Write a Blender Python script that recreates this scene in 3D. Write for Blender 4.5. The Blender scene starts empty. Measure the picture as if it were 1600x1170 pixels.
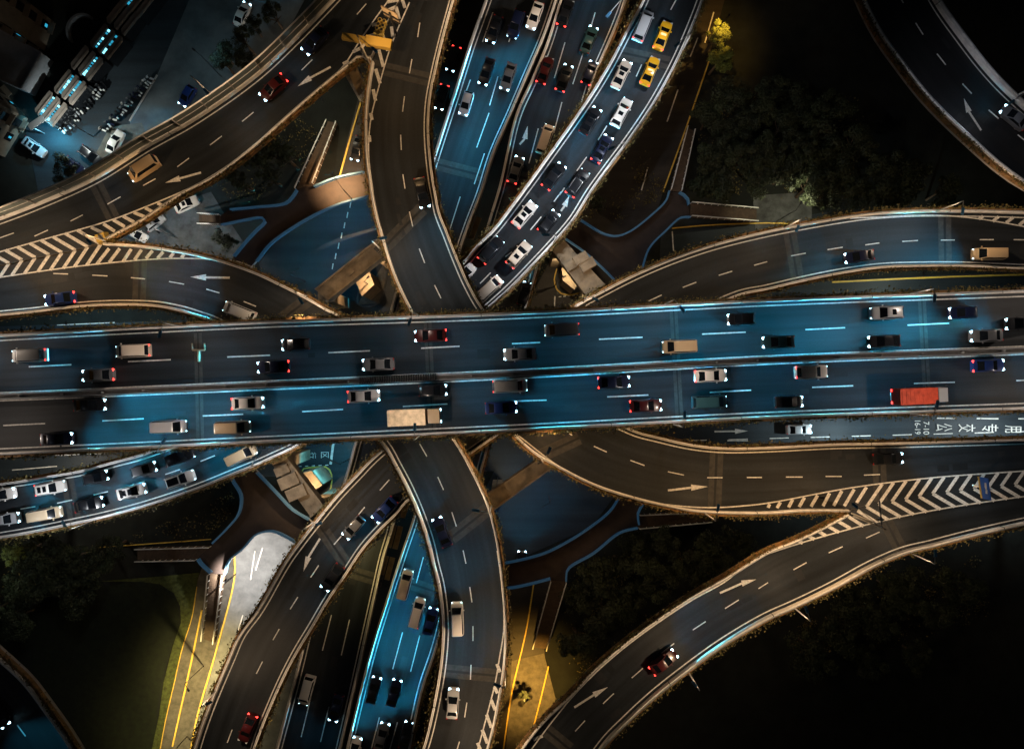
import bpy, bmesh, math, random
import numpy as np
from mathutils import Vector

random.seed(7)
S = bpy.context.scene
COL = S.collection
# ------------------------------------------------------------------ camera, night sky, moon, exposure
H_CAM, F_PX = 120.0, 996.0                       # drone height and focal length (in pixels of a 1600 px wide frame)
cam = bpy.data.cameras.new('camera'); cam.sensor_width = 36.0; cam.lens = 36.0 * F_PX / 1600.0
cam.clip_start = 1.0; cam.clip_end = 3000.0
cam_o = bpy.data.objects.new('camera', cam); COL.objects.link(cam_o)
cam_o.location = (0, 0, H_CAM); cam_o.rotation_euler = (0, 0, 0)
S.camera = cam_o
W = bpy.data.worlds.new('World'); S.world = W; W.use_nodes = True
wn = W.node_tree; bg = wn.nodes['Background']
sky = wn.nodes.new('ShaderNodeTexSky'); sky.sky_type = 'NISHITA'; sky.sun_disc = False
sky.sun_elevation = math.radians(1.0); sky.sun_rotation = math.radians(300)
wn.links.new(sky.outputs[0], bg.inputs['Color']); bg.inputs['Strength'].default_value = 0.010
sun = bpy.data.lights.new('moon', 'SUN'); sun.energy = 0.02; sun.angle = math.radians(0.5); sun.color = (0.75, 0.85, 1.0)
sun_o = bpy.data.objects.new('moon', sun); COL.objects.link(sun_o); sun_o.rotation_euler = (math.radians(35), 0, math.radians(300))
S.view_settings.view_transform = 'Standard'; S.view_settings.look = 'None'
S.view_settings.exposure = 0.0; S.view_settings.gamma = 1.0
S.render.engine = 'CYCLES'
S.cycles.use_denoising = True
S.cycles.max_bounces = 4; S.cycles.diffuse_bounces = 2; S.cycles.glossy_bounces = 2
S.cycles.sample_clamp_indirect = 2.0

ROAD_W = 820.0      # watts of a street lamp
CAR_E = 2600.0      # watts scale of a headlight pair

# ------------------------------------------------------------------ plan helpers: survey points in plan at a given height
def P(x, y, z=0.0):
    s = (H_CAM - z) / F_PX
    return Vector(((x - 800.0) * s, (585.0 - y) * s, z))
def PL(pts, z=0.0): return [P(x, y, z) for x, y in pts]
def smooth(pts, step=2.0):
    """centripetal Catmull-Rom through pts, resampled evenly"""
    p = [np.array(q[:2], float) for q in pts]
    if len(p) == 2:
        dense = [p[0], p[1]]
    else:
        p = [2 * p[0] - p[1]] + p + [2 * p[-1] - p[-2]]
        dense = []
        for i in range(1, len(p) - 2):
            p0, p1, p2, p3 = p[i-1], p[i], p[i+1], p[i+2]
            t0 = 0; t1 = t0 + max(np.linalg.norm(p1-p0), 1e-6) ** .5
            t2 = t1 + max(np.linalg.norm(p2-p1), 1e-6) ** .5; t3 = t2 + max(np.linalg.norm(p3-p2), 1e-6) ** .5
            for t in np.linspace(t1, t2, 14, endpoint=False):
                a1 = (t1-t)/(t1-t0)*p0 + (t-t0)/(t1-t0)*p1
                a2 = (t2-t)/(t2-t1)*p1 + (t-t1)/(t2-t1)*p2
                a3 = (t3-t)/(t3-t2)*p2 + (t-t2)/(t3-t2)*p3
                b1 = (t2-t)/(t2-t0)*a1 + (t-t0)/(t2-t0)*a2
                b2 = (t3-t)/(t3-t1)*a2 + (t-t1)/(t3-t1)*a3
                dense.append((t2-t)/(t2-t1)*b1 + (t-t1)/(t2-t1)*b2)
        dense.append(p[-2])
    d = np.array(dense); seg = np.linalg.norm(np.diff(d, axis=0), axis=1)
    s = np.concatenate([[0], np.cumsum(seg)]); n = max(2, int(s[-1] / step) + 1)
    return resample(d, s, n)
def resample(d, s=None, n=50):
    d = np.asarray(d, float)
    if s is None: s = np.concatenate([[0], np.cumsum(np.linalg.norm(np.diff(d, axis=0), axis=1))])
    u = np.linspace(0, s[-1], n)
    return np.stack([np.interp(u, s, d[:, 0]), np.interp(u, s, d[:, 1])], 1)
def normals(d):
    t = np.gradient(d, axis=0); t /= np.maximum(np.linalg.norm(t, axis=1, keepdims=True), 1e-9)
    return np.stack([-t[:, 1], t[:, 0]], 1)        # left of travel
def offset(d, o): return d + normals(d) * o
def plen(d): return float(np.linalg.norm(np.diff(d, axis=0), axis=1).sum())
def flat(poly): return [tuple(p) for p in poly]

# ------------------------------------------------------------------ objects
def tag(o, label=None, cat=None, group=None, kind=None):
    if label: o['label'] = label
    if cat: o['category'] = cat
    if group: o['group'] = group
    if kind: o['kind'] = kind
    return o
def empty(name, loc, rz=0.0, **k):
    o = bpy.data.objects.new(name, None); COL.objects.link(o); o.location = loc; o.rotation_euler = (0, 0, rz); o.empty_display_size = .3
    return tag(o, **k)
def link(name, me, parent=None, **k):
    o = bpy.data.objects.new(name, me); COL.objects.link(o)
    if parent is not None: o.parent = parent
    return tag(o, **k)
class MB:
    def __init__(self): self.v = []; self.f = []; self.m = []; self.uv = []
    def face(self, pts, m=0, uv=None):
        i = len(self.v); self.v += [tuple(p) for p in pts]; self.f.append(tuple(range(i, i + len(pts)))); self.m.append(m)
        self.uv += list(uv) if uv is not None else [(0.0, 0.0)] * len(pts)
    def box(self, c, sx, sy, sz, rz=0.0, m=0, taper=1.0):
        cx, cy, cz = c; ca, sa = math.cos(rz), math.sin(rz); q = []
        for k, z in ((1.0, -sz/2), (taper, sz/2)):
            for x, y in ((-1,-1),(1,-1),(1,1),(-1,1)):
                X, Y = x*sx/2*k, y*sy/2*k; q.append((cx+X*ca-Y*sa, cy+X*sa+Y*ca, cz+z))
        for f in ((3,2,1,0),(4,5,6,7),(0,1,5,4),(1,2,6,5),(2,3,7,6),(3,0,4,7)): self.face([q[i] for i in f], m)
    def bar(self, a, b, r, m=0, n=6, r2=None):
        a, b = Vector(a), Vector(b); d = (b-a); 
        if d.length < 1e-6: return
        d.normalize(); u = d.orthogonal().normalized(); w = d.cross(u); r2 = r if r2 is None else r2
        A = [a + (u*math.cos(6.2832*i/n) + w*math.sin(6.2832*i/n))*r for i in range(n)]
        B = [b + (u*math.cos(6.2832*i/n) + w*math.sin(6.2832*i/n))*r2 for i in range(n)]
        for i in range(n): self.face([A[i], A[(i+1)%n], B[(i+1)%n], B[i]], m)
        self.face(A[::-1], m); self.face(B, m)
    def prism(self, poly, z0, z1, m=0, mside=None):
        a = sum(poly[i][0]*poly[(i+1)%len(poly)][1]-poly[(i+1)%len(poly)][0]*poly[i][1] for i in range(len(poly)))
        if a < 0: poly = poly[::-1]
        n = len(poly); ms = m if mside is None else mside
        self.face([(p[0], p[1], z1) for p in poly], m, [(p[0], p[1]) for p in poly])
        self.face([(p[0], p[1], z0) for p in poly[::-1]], ms)
        for i in range(n):
            p, q = poly[i], poly[(i+1) % n]; self.face([(p[0],p[1],z0),(q[0],q[1],z0),(q[0],q[1],z1),(p[0],p[1],z1)], ms)
    def sweep(self, d, o0, o1, z0, z1, m=0, closed_ends=True):
        """wall between offsets o0<o1 of polyline d, from z0 to z1"""
        nn = normals(d); a = d + nn*o0; b = d + nn*o1
        for i in range(len(d)-1):
            A, B, C, D = a[i], a[i+1], b[i+1], b[i]
            self.face([(*A,z1),(*B,z1),(*C,z1),(*D,z1)], m); self.face([(*D,z0),(*C,z0),(*B,z0),(*A,z0)], m)
            self.face([(*A,z0),(*B,z0),(*B,z1),(*A,z1)], m); self.face([(*C,z0),(*D,z0),(*D,z1),(*C,z1)], m)
        self.face([(*b[0],z0),(*a[0],z0),(*a[0],z1),(*b[0],z1)], m); self.face([(*a[-1],z0),(*b[-1],z0),(*b[-1],z1),(*a[-1],z1)], m)
    def strip(self, d, o0, o1, z, m=0):
        nn = normals(d); a = d + nn*o0; b = d + nn*o1
        for i in range(len(d)-1): self.face([(*a[i],z),(*a[i+1],z),(*b[i+1],z),(*b[i],z)] if o1 > o0 else [(*b[i],z),(*b[i+1],z),(*a[i+1],z),(*a[i],z)], m)
    def seg(self, p, q, w, z, m=0):
        p, q = np.array(p[:2]), np.array(q[:2]); t = q-p; t = t/max(np.linalg.norm(t),1e-9); n = np.array([-t[1], t[0]])*w/2
        self.face([(*(p-n),z),(*(q-n),z),(*(q+n),z),(*(p+n),z)], m)
    def mesh(self, name, mats, smooth_=False, weld=False):
        me = bpy.data.meshes.new(name); me.from_pydata(self.v, [], self.f)
        for x in (mats if isinstance(mats, (list, tuple)) else [mats]): me.materials.append(x)
        if me.polygons:
            me.polygons.foreach_set('material_index', self.m)
            ul = me.uv_layers.new(name='uv'); ul.data.foreach_set('uv', [c for u in self.uv for c in u])
        if weld:
            bm = bmesh.new(); bm.from_mesh(me); bmesh.ops.remove_doubles(bm, verts=bm.verts, dist=1e-4); bmesh.ops.recalc_face_normals(bm, faces=bm.faces); bm.to_mesh(me); bm.free()
        if smooth_: me.shade_smooth() if hasattr(me, 'shade_smooth') else None; me.set_sharp_from_angle(angle=math.radians(38))
        me.update(); return me
    def build(self, name, mats, parent=None, smooth_=False, weld=False, **k):
        return link(name, self.mesh(name, mats, smooth_, weld), parent, **k)

# ------------------------------------------------------------------ materials
def N(nt, t, **k):
    n = nt.nodes.new(t)
    for a, b in k.items(): setattr(n, a, b)
    return n
def mat(name, col, rough=.7, metal=0.0, spec=.4, var=0.0, vscale=1.0, emit=None, estr=0.0, coat=0.0, bump=0.0):
    m = bpy.data.materials.new(name); m.use_nodes = True; nt = m.node_tree; b = nt.nodes['Principled BSDF']
    b.inputs['Base Color'].default_value = (*col, 1); b.inputs['Roughness'].default_value = rough; b.inputs['Metallic'].default_value = metal
    b.inputs['Specular IOR Level'].default_value = spec; b.inputs['Coat Weight'].default_value = coat
    if var:
        tc = N(nt, 'ShaderNodeTexCoord'); nz = N(nt, 'ShaderNodeTexNoise'); nz.inputs['Scale'].default_value = vscale; nz.inputs['Detail'].default_value = 6; nz.inputs['Roughness'].default_value = .65
        cr = N(nt, 'ShaderNodeValToRGB'); e = cr.color_ramp.elements
        e[0].position = .3; e[1].position = .7
        e[0].color = (*[c*(1-var) for c in col], 1); e[1].color = (*[min(1, c*(1+var)) for c in col], 1)
        nt.links.new(tc.outputs['Object'], nz.inputs['Vector']); nt.links.new(nz.outputs['Fac'], cr.inputs['Fac']); nt.links.new(cr.outputs['Color'], b.inputs['Base Color'])
        if bump:
            bp = N(nt, 'ShaderNodeBump'); bp.inputs['Strength'].default_value = bump; nt.links.new(nz.outputs['Fac'], bp.inputs['Height']); nt.links.new(bp.outputs[0], b.inputs['Normal'])
    if emit:
        b.inputs['Emission Color'].default_value = (*emit, 1); b.inputs['Emission Strength'].default_value = estr
        m.cycles.emission_sampling = 'NONE'
    return m
def asphalt(name, col, streak=.35):
    """road surfacing: fine grain, broad blotches, and long oil and tyre streaks that run with the traffic (uv: u along, v across, metres)"""
    m = bpy.data.materials.new(name); m.use_nodes = True; nt = m.node_tree; b = nt.nodes['Principled BSDF']; L = nt.links.new
    uv = N(nt, 'ShaderNodeUVMap'); mp = N(nt, 'ShaderNodeMapping'); mp.inputs['Scale'].default_value = (.02, .75, 1); L(uv.outputs[0], mp.inputs[0])
    n1 = N(nt, 'ShaderNodeTexNoise'); n1.inputs['Scale'].default_value = 1; n1.inputs['Detail'].default_value = 4; L(mp.outputs[0], n1.inputs['Vector'])
    tc = N(nt, 'ShaderNodeTexCoord')
    n2 = N(nt, 'ShaderNodeTexNoise'); n2.inputs['Scale'].default_value = .12; n2.inputs['Detail'].default_value = 5; L(tc.outputs['Object'], n2.inputs['Vector'])
    n3 = N(nt, 'ShaderNodeTexNoise'); n3.inputs['Scale'].default_value = 5; n3.inputs['Detail'].default_value = 6; L(tc.outputs['Object'], n3.inputs['Vector'])
    def rng(src, lo, hi):
        r = N(nt, 'ShaderNodeMapRange'); r.inputs[1].default_value = .3; r.inputs[2].default_value = .7; r.inputs[3].default_value = lo; r.inputs[4].default_value = hi; L(src, r.inputs[0]); return r.outputs[0]
    def mul(a, c):
        q = N(nt, 'ShaderNodeMath', operation='MULTIPLY'); L(a, q.inputs[0]); L(c, q.inputs[1]); return q.outputs[0]
    k = mul(mul(rng(n1.outputs[0], 1-streak, 1+streak), rng(n2.outputs[0], .8, 1.2)), rng(n3.outputs[0], .8, 1.2))
    vm = N(nt, 'ShaderNodeVectorMath', operation='SCALE'); vm.inputs[0].default_value = col; L(k, vm.inputs['Scale']); L(vm.outputs[0], b.inputs['Base Color'])
    b.inputs['Roughness'].default_value = .62; b.inputs['Specular IOR Level'].default_value = .35
    bp = N(nt, 'ShaderNodeBump'); bp.inputs['Strength'].default_value = .15; L(n3.outputs[0], bp.inputs['Height']); L(bp.outputs[0], b.inputs['Normal'])
    return m
M = {}
M['asphalt'] = asphalt('asphalt', (.0122, .0152, .0186), .55)
M['asphalt_dim'] = asphalt('asphalt_dim', (.0105, .0105, .0115))  # road asphalt darkened in colour for the dimly lit corner ramps
M['asphalt_old'] = asphalt('asphalt_old', (.030, .025, .021), .3)
M['patch1'] = asphalt('fresh_patch', (.0070, .0085, .010), .3); M['patch2'] = asphalt('worn_patch', (.0185, .0195, .021), .3)
M['street'] = asphalt('street_asphalt', (.019, .026, .032), .3)
M['concrete'] = mat('concrete', (.34, .31, .28), .8, var=.22, vscale=.6)
M['parapet'] = mat('parapet_paint', (.80, .75, .69), .7, var=.18, vscale=.9)
M['pier'] = mat('pier_concrete', (.26, .20, .13), .85, var=.45, vscale=.5)
M['paint'] = mat('white_marking', (.66, .635, .59), .6, var=.34, vscale=3.2)
M['yellowpaint'] = mat('yellow_marking', (.70, .46, .08), .6, var=.2, vscale=2)
M['joint'] = mat('joint_mortar', (.044, .042, .038), .8, var=.35, vscale=1.5)
M['jointdark'] = mat('joint_rubber', (.012, .012, .012), .7)
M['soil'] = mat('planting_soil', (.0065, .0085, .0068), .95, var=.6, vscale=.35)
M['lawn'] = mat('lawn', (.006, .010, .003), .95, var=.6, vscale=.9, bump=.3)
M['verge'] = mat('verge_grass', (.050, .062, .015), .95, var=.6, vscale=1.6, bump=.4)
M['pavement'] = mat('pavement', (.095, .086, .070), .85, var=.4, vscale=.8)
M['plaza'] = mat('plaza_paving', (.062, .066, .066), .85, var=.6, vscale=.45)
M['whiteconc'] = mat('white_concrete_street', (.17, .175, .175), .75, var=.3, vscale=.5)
M['lightconc'] = mat('pale_concrete_street', (.080, .092, .098), .75, var=.35, vscale=.25)
M['bridge'] = mat('bridge_deck_paving', (.026, .016, .012), .75, var=.3, vscale=.8)
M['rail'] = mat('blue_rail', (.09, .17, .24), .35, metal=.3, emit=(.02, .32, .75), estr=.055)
M['railwhite'] = mat('pale_rail', (.6, .6, .58), .5)
M['steel'] = mat('galvanised_steel', (.42, .43, .44), .45, metal=.6)
M['polewhite'] = mat('pole_paint', (.62, .60, .56), .5)
M['lampblue'] = mat('lamp_housing', (.10, .30, .48), .4)  # blue sky reflection put into the housing colour
M['lens'] = mat('lamp_lens', (.8, .8, .8), .4, emit=(1, .85, .65), estr=14)
M['dark'] = mat('dark_metal', (.02, .02, .022), .5)
M['tyre'] = mat('tyre_rubber', (.015, .015, .015), .85)
M['rim'] = mat('wheel_rim', (.4, .4, .42), .35, metal=.8)
M['glass'] = mat('car_glass', (.006, .008, .011), .08, spec=.6)
M['head'] = mat('headlight_lit', (.9, .95, 1), .3, emit=(.45, .82, 1.0), estr=9)
M['headoff'] = mat('headlight_off', (.55, .6, .65), .2, spec=.7)
M['tail'] = mat('taillight_lit', (.6, .02, .02), .3, emit=(1.0, .04, .03), estr=7)
M['tail'].cycles.emission_sampling = 'AUTO'
M['tailoff'] = mat('taillight_off', (.30, .02, .02), .3)
M['leaf'] = mat('leaf', (.019, .027, .010), .7, var=.7, vscale=.6)
M['leafwarmlit'] = mat('hedge_leaf', (.10, .080, .022), .75, var=.85, vscale=1.3)  # orange-brown lamp light put into the leaf colour
M['leaflamplit'] = mat('leaf_lamplit', (.10, .12, .02), .7, var=.5, vscale=1.2)  # leaf copy brightened in colour for the trees beside lamps
M['bark'] = mat('bark', (.07, .05, .035), .9)
M['planter'] = mat('planter_box', (.24, .13, .05), .8, var=.5, vscale=1)  # tan-gold carries the lamp glow along the deck rims
M['barrier'] = mat('noise_panel', (.11, .13, .12), .35, spec=.6)
M['yellowsteel'] = mat('yellow_steel', (.55, .38, .09), .55)
M['signblue'] = mat('sign_blue', (.02, .10, .42), .4)
M['signback'] = mat('sign_back', (.26, .21, .15), .6)
M['crate'] = mat('median_cover', (.17, .115, .055), .85, var=.4, vscale=.5)
M['roofgrey'] = mat('roof_felt', (.20, .21, .23), .85, var=.25, vscale=.4)
M['roofbrown'] = mat('roof_brown', (.17, .14, .12), .8, var=.3, vscale=.7)
M['facade'] = mat('facade_render', (.12, .095, .07), .85, var=.3, vscale=.4)
M['window'] = mat('dark_window', (.008, .009, .011), .1, spec=.6)
M['cyanwin'] = mat('lit_window', (.02, .05, .06), .4, emit=(.03, .40, .62), estr=.9)
M['cyanbright'] = mat('lit_window_bright', (.1, .2, .2), .4, emit=(.25, .8, 1.0), estr=2.2)
M['stair'] = mat('stair_tread', (.065, .042, .026), .8, var=.3, vscale=1.5)
PAINT = {}
def paint(c):
    table = {'white': (.70,.67,.63), 'pearl': (.60,.51,.42), 'cream': (.58,.46,.31), 'silver': (.42,.43,.45), 'grey': (.12,.125,.135), 'black': (.010,.011,.014),
             'navy': (.008,.013,.042), 'blue': (.012,.032,.15), 'taxi': (.85,.44,.015), 'red': (.50,.03,.02), 'maroon': (.055,.007,.008), 'orange': (.33,.045,.022), 'teal': (.03,.09,.11), 'tan': (.45,.33,.2), 'green': (.03,.08,.05)}
    if c not in PAINT: PAINT[c] = mat('paint_' + c, table[c], .32, metal=.15 if c in ('silver','grey','black','navy','blue') else 0.0, spec=.5, coat=.6)
    return PAINT[c]

def cargo(c):
    k = 'cargo_' + c
    if k not in M: M[k] = mat(k, tuple(PAINT[c].node_tree.nodes['Principled BSDF'].inputs['Base Color'].default_value[:3]) if c in PAINT else tuple(paint(c).node_tree.nodes['Principled BSDF'].inputs['Base Color'].default_value[:3]), .8, spec=.2, var=.3, vscale=1.4)
    return M[k]
# ------------------------------------------------------------------ lamp distributions (photometric: even light on the road below, cut off near the horizon)
def mathn(nt, op, a, b=None, clamp=False):
    n = N(nt, 'ShaderNodeMath', operation=op); n.use_clamp = clamp
    for i, v in enumerate((a, b)):
        if v is None: continue
        if isinstance(v, (int, float)): n.inputs[i].default_value = v
        else: nt.links.new(v, n.inputs[i])
    return n.outputs[0]
def sstep(nt, x, a, b):
    r = N(nt, 'ShaderNodeMapRange', interpolation_type='SMOOTHSTEP'); r.inputs[1].default_value = a; r.inputs[2].default_value = b; nt.links.new(x, r.inputs[0]); return r.outputs[0]
def street_light_data(name, watts, col, cut=.34, even=2.6, radius=.15, aim=True):
    l = bpy.data.lights.new(name, 'POINT'); l.energy = watts; l.color = col; l.shadow_soft_size = radius; l.use_nodes = True
    nt = l.node_tree; em = nt.nodes['Emission']; tc = N(nt, 'ShaderNodeTexCoord'); sx = N(nt, 'ShaderNodeSeparateXYZ'); nt.links.new(tc.outputs['Normal'], sx.inputs[0])
    dn = mathn(nt, 'MAXIMUM', mathn(nt, 'MULTIPLY', sx.outputs[2], -1.0), .02)
    k = mathn(nt, 'POWER', mathn(nt, 'MAXIMUM', dn, .30), -even)
    k = mathn(nt, 'MULTIPLY', k, sstep(nt, dn, cut - .14, cut + .14))
    if aim: k = mathn(nt, 'MULTIPLY', k, sstep(nt, sx.outputs[0], -.97, -.45))
    nt.links.new(k, em.inputs['Strength']); return l
def head_light_data(name, watts, col, reach=15.0, h=.7):
    l = bpy.data.lights.new(name, 'POINT'); l.energy = watts; l.color = col; l.shadow_soft_size = .08; l.use_nodes = True
    nt = l.node_tree; em = nt.nodes['Emission']; tc = N(nt, 'ShaderNodeTexCoord'); sx = N(nt, 'ShaderNodeSeparateXYZ'); nt.links.new(tc.outputs['Normal'], sx.inputs[0])
    x, y, z = sx.outputs
    r = mathn(nt, 'SQRT', mathn(nt, 'ADD', mathn(nt, 'MULTIPLY', x, x), mathn(nt, 'MULTIPLY', y, y)))
    az = mathn(nt, 'DIVIDE', x, mathn(nt, 'MAXIMUM', r, .001))
    dn = mathn(nt, 'MAXIMUM', mathn(nt, 'MULTIPLY', z, -1.0), .03)
    d = mathn(nt, 'DIVIDE', mathn(nt, 'MULTIPLY', r, h), dn)
    f = mathn(nt, 'MULTIPLY', sstep(nt, d, .2, 2.4), mathn(nt, 'POWER', mathn(nt, 'SUBTRACT', 1.0, sstep(nt, d, 0, reach)), 1.5))
    f = mathn(nt, 'MULTIPLY', f, sstep(nt, az, .35, .99))
    f = mathn(nt, 'MULTIPLY', f, sstep(nt, mathn(nt, 'MULTIPLY', z, -1.0), .004, .04))     # dipped: nothing above the lamp's own height
    nt.links.new(mathn(nt, 'MULTIPLY', f, mathn(nt, 'POWER', dn, -3.0)), em.inputs['Strength']); return l
WARM, AMBER, SODIUM, WHITEL, COOL = (1, .70, .43), (1, .60, .27), (1, .53, .10), (1, .90, .76), (.55, .85, 1)
LD = {
 'main': street_light_data('main_lamp', ROAD_W*.50, (1, .82, .68)),
 'queue': street_light_data('queue_lamp', ROAD_W*1.15, (.90, .94, 1)),
 'ramp': street_light_data('ramp_lamp', ROAD_W*.95, WARM),
 'amber': street_light_data('amber_lamp', ROAD_W*1.05, AMBER),
 'faint': street_light_data('faint_lamp', ROAD_W*.24, (.8, .85, 1)),
}
HEAD = {'d': head_light_data('dim_headlights', CAR_E*.0020, (.07, .60, 1.0), 12), 'h': head_light_data('headlights', CAR_E*.0050, (.05, .58, .95), 24), 'b': head_light_data('bright_headlights', CAR_E*.0066, (.04, .56, .95), 40)}

# ------------------------------------------------------------------ ground
Z = dict(ew=26.0, up=21.5, mid=17.5, ns=11.0, g=0.0, fb=6.5)
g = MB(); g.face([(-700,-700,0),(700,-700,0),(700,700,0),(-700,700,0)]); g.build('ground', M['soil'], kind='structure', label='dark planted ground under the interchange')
LAYER = [0]
def sheet(name, pts, m, z=None, sm=False, **k):
    """a flat ground surface; each later sheet lies 5 mm above the one before"""
    LAYER[0] += 1; z = .005*LAYER[0] if z is None else z
    d = [tuple(p[:2]) for p in PL(pts, 0)]
    if sm: d = [tuple(q) for q in smooth(d + [d[0]], 1.0)[:-1]]
    b = MB(); a = sum(d[i][0]*d[(i+1)%len(d)][1]-d[(i+1)%len(d)][0]*d[i][1] for i in range(len(d)))
    if a < 0: d = d[::-1]
    b.face([(x, y, z) for x, y in d], 0, d); return b.build(name, M[m], kind='structure', **k)
sheet('street', [(-300,520),(300,500),(900,462),(1900,405),(1900,680),(1000,730),(400,745),(-300,770)], 'street', label='ground level street running under the wide main viaduct')
sheet('street', [(405,412),(432,375),(495,335),(572,308),(640,300),(660,480),(560,500),(490,495),(410,440)], 'street', label='junction surface between the footbridge and the upper ramp')
sheet('street', [(520,-60),(640,-60),(640,300),(528,290),(540,230),(566,130)], 'asphalt_old', label='lower street beside the stairs')
sheet('street', [(1165,-120),(1102,110),(1036,300),(1000,420),(920,520),(800,520),(900,330),(1000,150),(1080,-120)], 'asphalt_old', label='brown street between the queue ramp and the park')
sheet('street', [(1034,338),(1030,420),(1200,400),(1300,330),(1190,348)], 'street', label='service street below the eastern ramp')
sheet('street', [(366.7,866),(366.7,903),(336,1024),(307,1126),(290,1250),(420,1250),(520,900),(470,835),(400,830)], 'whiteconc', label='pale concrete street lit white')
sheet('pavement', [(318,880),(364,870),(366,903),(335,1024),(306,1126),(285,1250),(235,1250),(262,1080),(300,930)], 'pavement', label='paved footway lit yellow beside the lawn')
sheet('street', [(790,900),(868,905),(850,1010),(860,1100),(880,1200),(780,1250),(700,900)], 'asphalt_old', label='street running south beside the curved ramp')
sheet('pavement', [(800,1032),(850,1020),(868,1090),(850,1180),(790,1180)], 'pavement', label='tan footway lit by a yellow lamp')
sheet('street', [(245,120),(330,-80),(520,-80),(400,140),(300,215),(215,262),(203,190)], 'lightconc', label='concrete side street by the parked cars')
sheet('parking_lot', [(40,200),(100,185),(210,40),(330,-80),(245,120),(203,190),(215,262),(150,300),(60,300)], 'street', label='dark parking court beside the pavilions')
sheet('pavement', [(172,198),(222,192),(238,236),(206,248),(150,268),(150,240)], 'pavement', label='paved forecourt under the parked white car')
sheet('plaza', [(240,330),(330,300),(348,330),(395,400),(330,420),(150,385)], 'plaza', label='grey plaza in the gore below the hatching')
sheet('plaza', [(1176,306),(1268,300),(1268,352),(1180,360)], 'plaza', label='paved plaza at the foot of the eastern stairs')
sheet('street', [(790,700),(870,700),(960,775),(925,822),(800,878),(690,900)], 'street', label='junction surface south of the main viaduct')
sheet('street', [(430,690),(650,690),(560,830),(470,760)], 'street', label='blue lit waiting area south of the main viaduct')
isl = [(470,752),(478,735),(512,730),(518,740),(512,790),(490,780)]
sheet('pavement', isl, 'plaza', label='traffic island paving beneath the southern portal')
sheet('pavement', [(562,470),(600,412),(604,430),(602,445),(592,474),(560,476)], 'pavement', label='traffic island paving beneath the northern portal')
sheet('pavement', [(868,430),(876,420),(905,450),(910,458),(870,460)], 'plaza', label='traffic island paving beneath the eastern portal')
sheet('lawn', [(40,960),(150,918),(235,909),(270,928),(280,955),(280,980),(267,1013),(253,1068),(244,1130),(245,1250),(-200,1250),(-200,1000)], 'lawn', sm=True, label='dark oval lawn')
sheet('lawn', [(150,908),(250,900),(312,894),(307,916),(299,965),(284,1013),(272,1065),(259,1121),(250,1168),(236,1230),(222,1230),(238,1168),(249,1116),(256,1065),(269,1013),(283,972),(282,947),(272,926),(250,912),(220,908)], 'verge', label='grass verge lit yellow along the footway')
# kerbs and ground markings
def kerb(name, pts, m, w=.25, h=.12, **k):
    b = MB(); d = smooth(PL(pts), 1.0); b.sweep(d, -w/2, w/2, 0, h+.06); return b.build(name, M[m], kind='structure', **k)
for pts, m, w in [([(366.7,866),(366.7,903),(336,1024),(307,1126),(288,1240)], 'yellowpaint', .3), ([(316,952),(300,1030),(270,1165)], 'yellowpaint', .28), ([(308,916),(300,965),(285,1013),(273,1065),(260,1121),(251,1168)], 'yellowpaint', .12),
        ([(564,160),(548,215),(529,283)], 'yellowpaint', .3), ([(1108,95),(1073,197),(1036,300)], 'yellowpaint', .25), ([(1050,357),(1110,352),(1200,349),(1280,352)], 'yellowpaint', .22),
        ([(870,420),(866,440),(874,457),(892,461),(910,456)], 'yellowpaint', .25), ([(466,746),(475,732),(492,730),(512,730),(519,745),(514,775),(508,800)], 'yellowpaint', .25),
        ([(1300,441),(1450,434),(1700,426)], 'yellowpaint', .3), ([(564,440),(560,476),(590,475),(602,445),(604,425),(595,408)], 'plaza', .3), ([(835,905),(822,985),(800,1080),(785,1180)], 'yellowpaint', .25), ([(857,1040),(845,1090),(832,1140)], 'yellowpaint', .22),
        ([(152,855),(250,848),(330,842)], 'yellowpaint', .15), ([(246,118),(203,190)], 'concrete', .3)]:
    kerb('kerb', pts, m, w, label='painted kerb line at ground level')
gm = MB()
for a, b_ in [((1059,141),(1042,191)),((1115,20),(1101,68)),((1012,262),(1002,298)),((1090,60),(1078,90)),((392,905),(399,860)),((371,990),(380,960)),((411,855),(400,890)),((1050,362),(1052,392))]: gm.seg(P(*a), P(*b_), .22, .16)
for i in range(7): gm.seg(P(548.5-4.6*i, 316+16*i), P(547-4.6*i, 325+16*i), .2, .16)
gm.seg(P(521,693), P(517,725), .45, .16)
for i in range(6): gm.seg(P(456+10.5*i, 729-.5*i), P(461+10.5*i, 728.5-.5*i), .15, .16)
gm.seg(P(448,717), P(471,716.5), .2, .16)
gm.seg(P(867,463), P(866,479), .25, .16)
for i in range(5): gm.seg(P(873+7*i, 464-.6*i), P(877+7*i, 463.5-.6*i), .15, .16)
for x in range(1010, 1600, 64): gm.seg(P(x, 690 - (x-1010)*.027), P(x+30, 689 - (x-1010)*.027), .16, .16)
for a, b_ in [((1463,653),(1493,653.5)),((1525,653.5),(1559,654)),((1590,654),(1624,654)),((1136,688),(1168,688))]: gm.seg(P(*a), P(*b_), .22, .16)
for a, b_ in [((88,711),(165,708)),((20,734),(90,728)),((90,508),(180,504)),((290,505),(330,503))]: gm.seg(P(*a), P(*b_), .16, .16)
def arrow(b, tail, neck, tip, z, lvl, w=.32, hw=.95):
    A, B, C = (np.array(P(*q, lvl)[:2]) for q in (tail, neck, tip)); b.seg(A, B, w, z)
    t = (C-B)/np.linalg.norm(C-B); n = np.array([-t[1], t[0]])*hw/2; b.face([(*(B-n),z),(*C,z),(*(B+n),z)])
arrow(gm, (1116,674),(1148,673.5),(1168,673), .16, 0)
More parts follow.
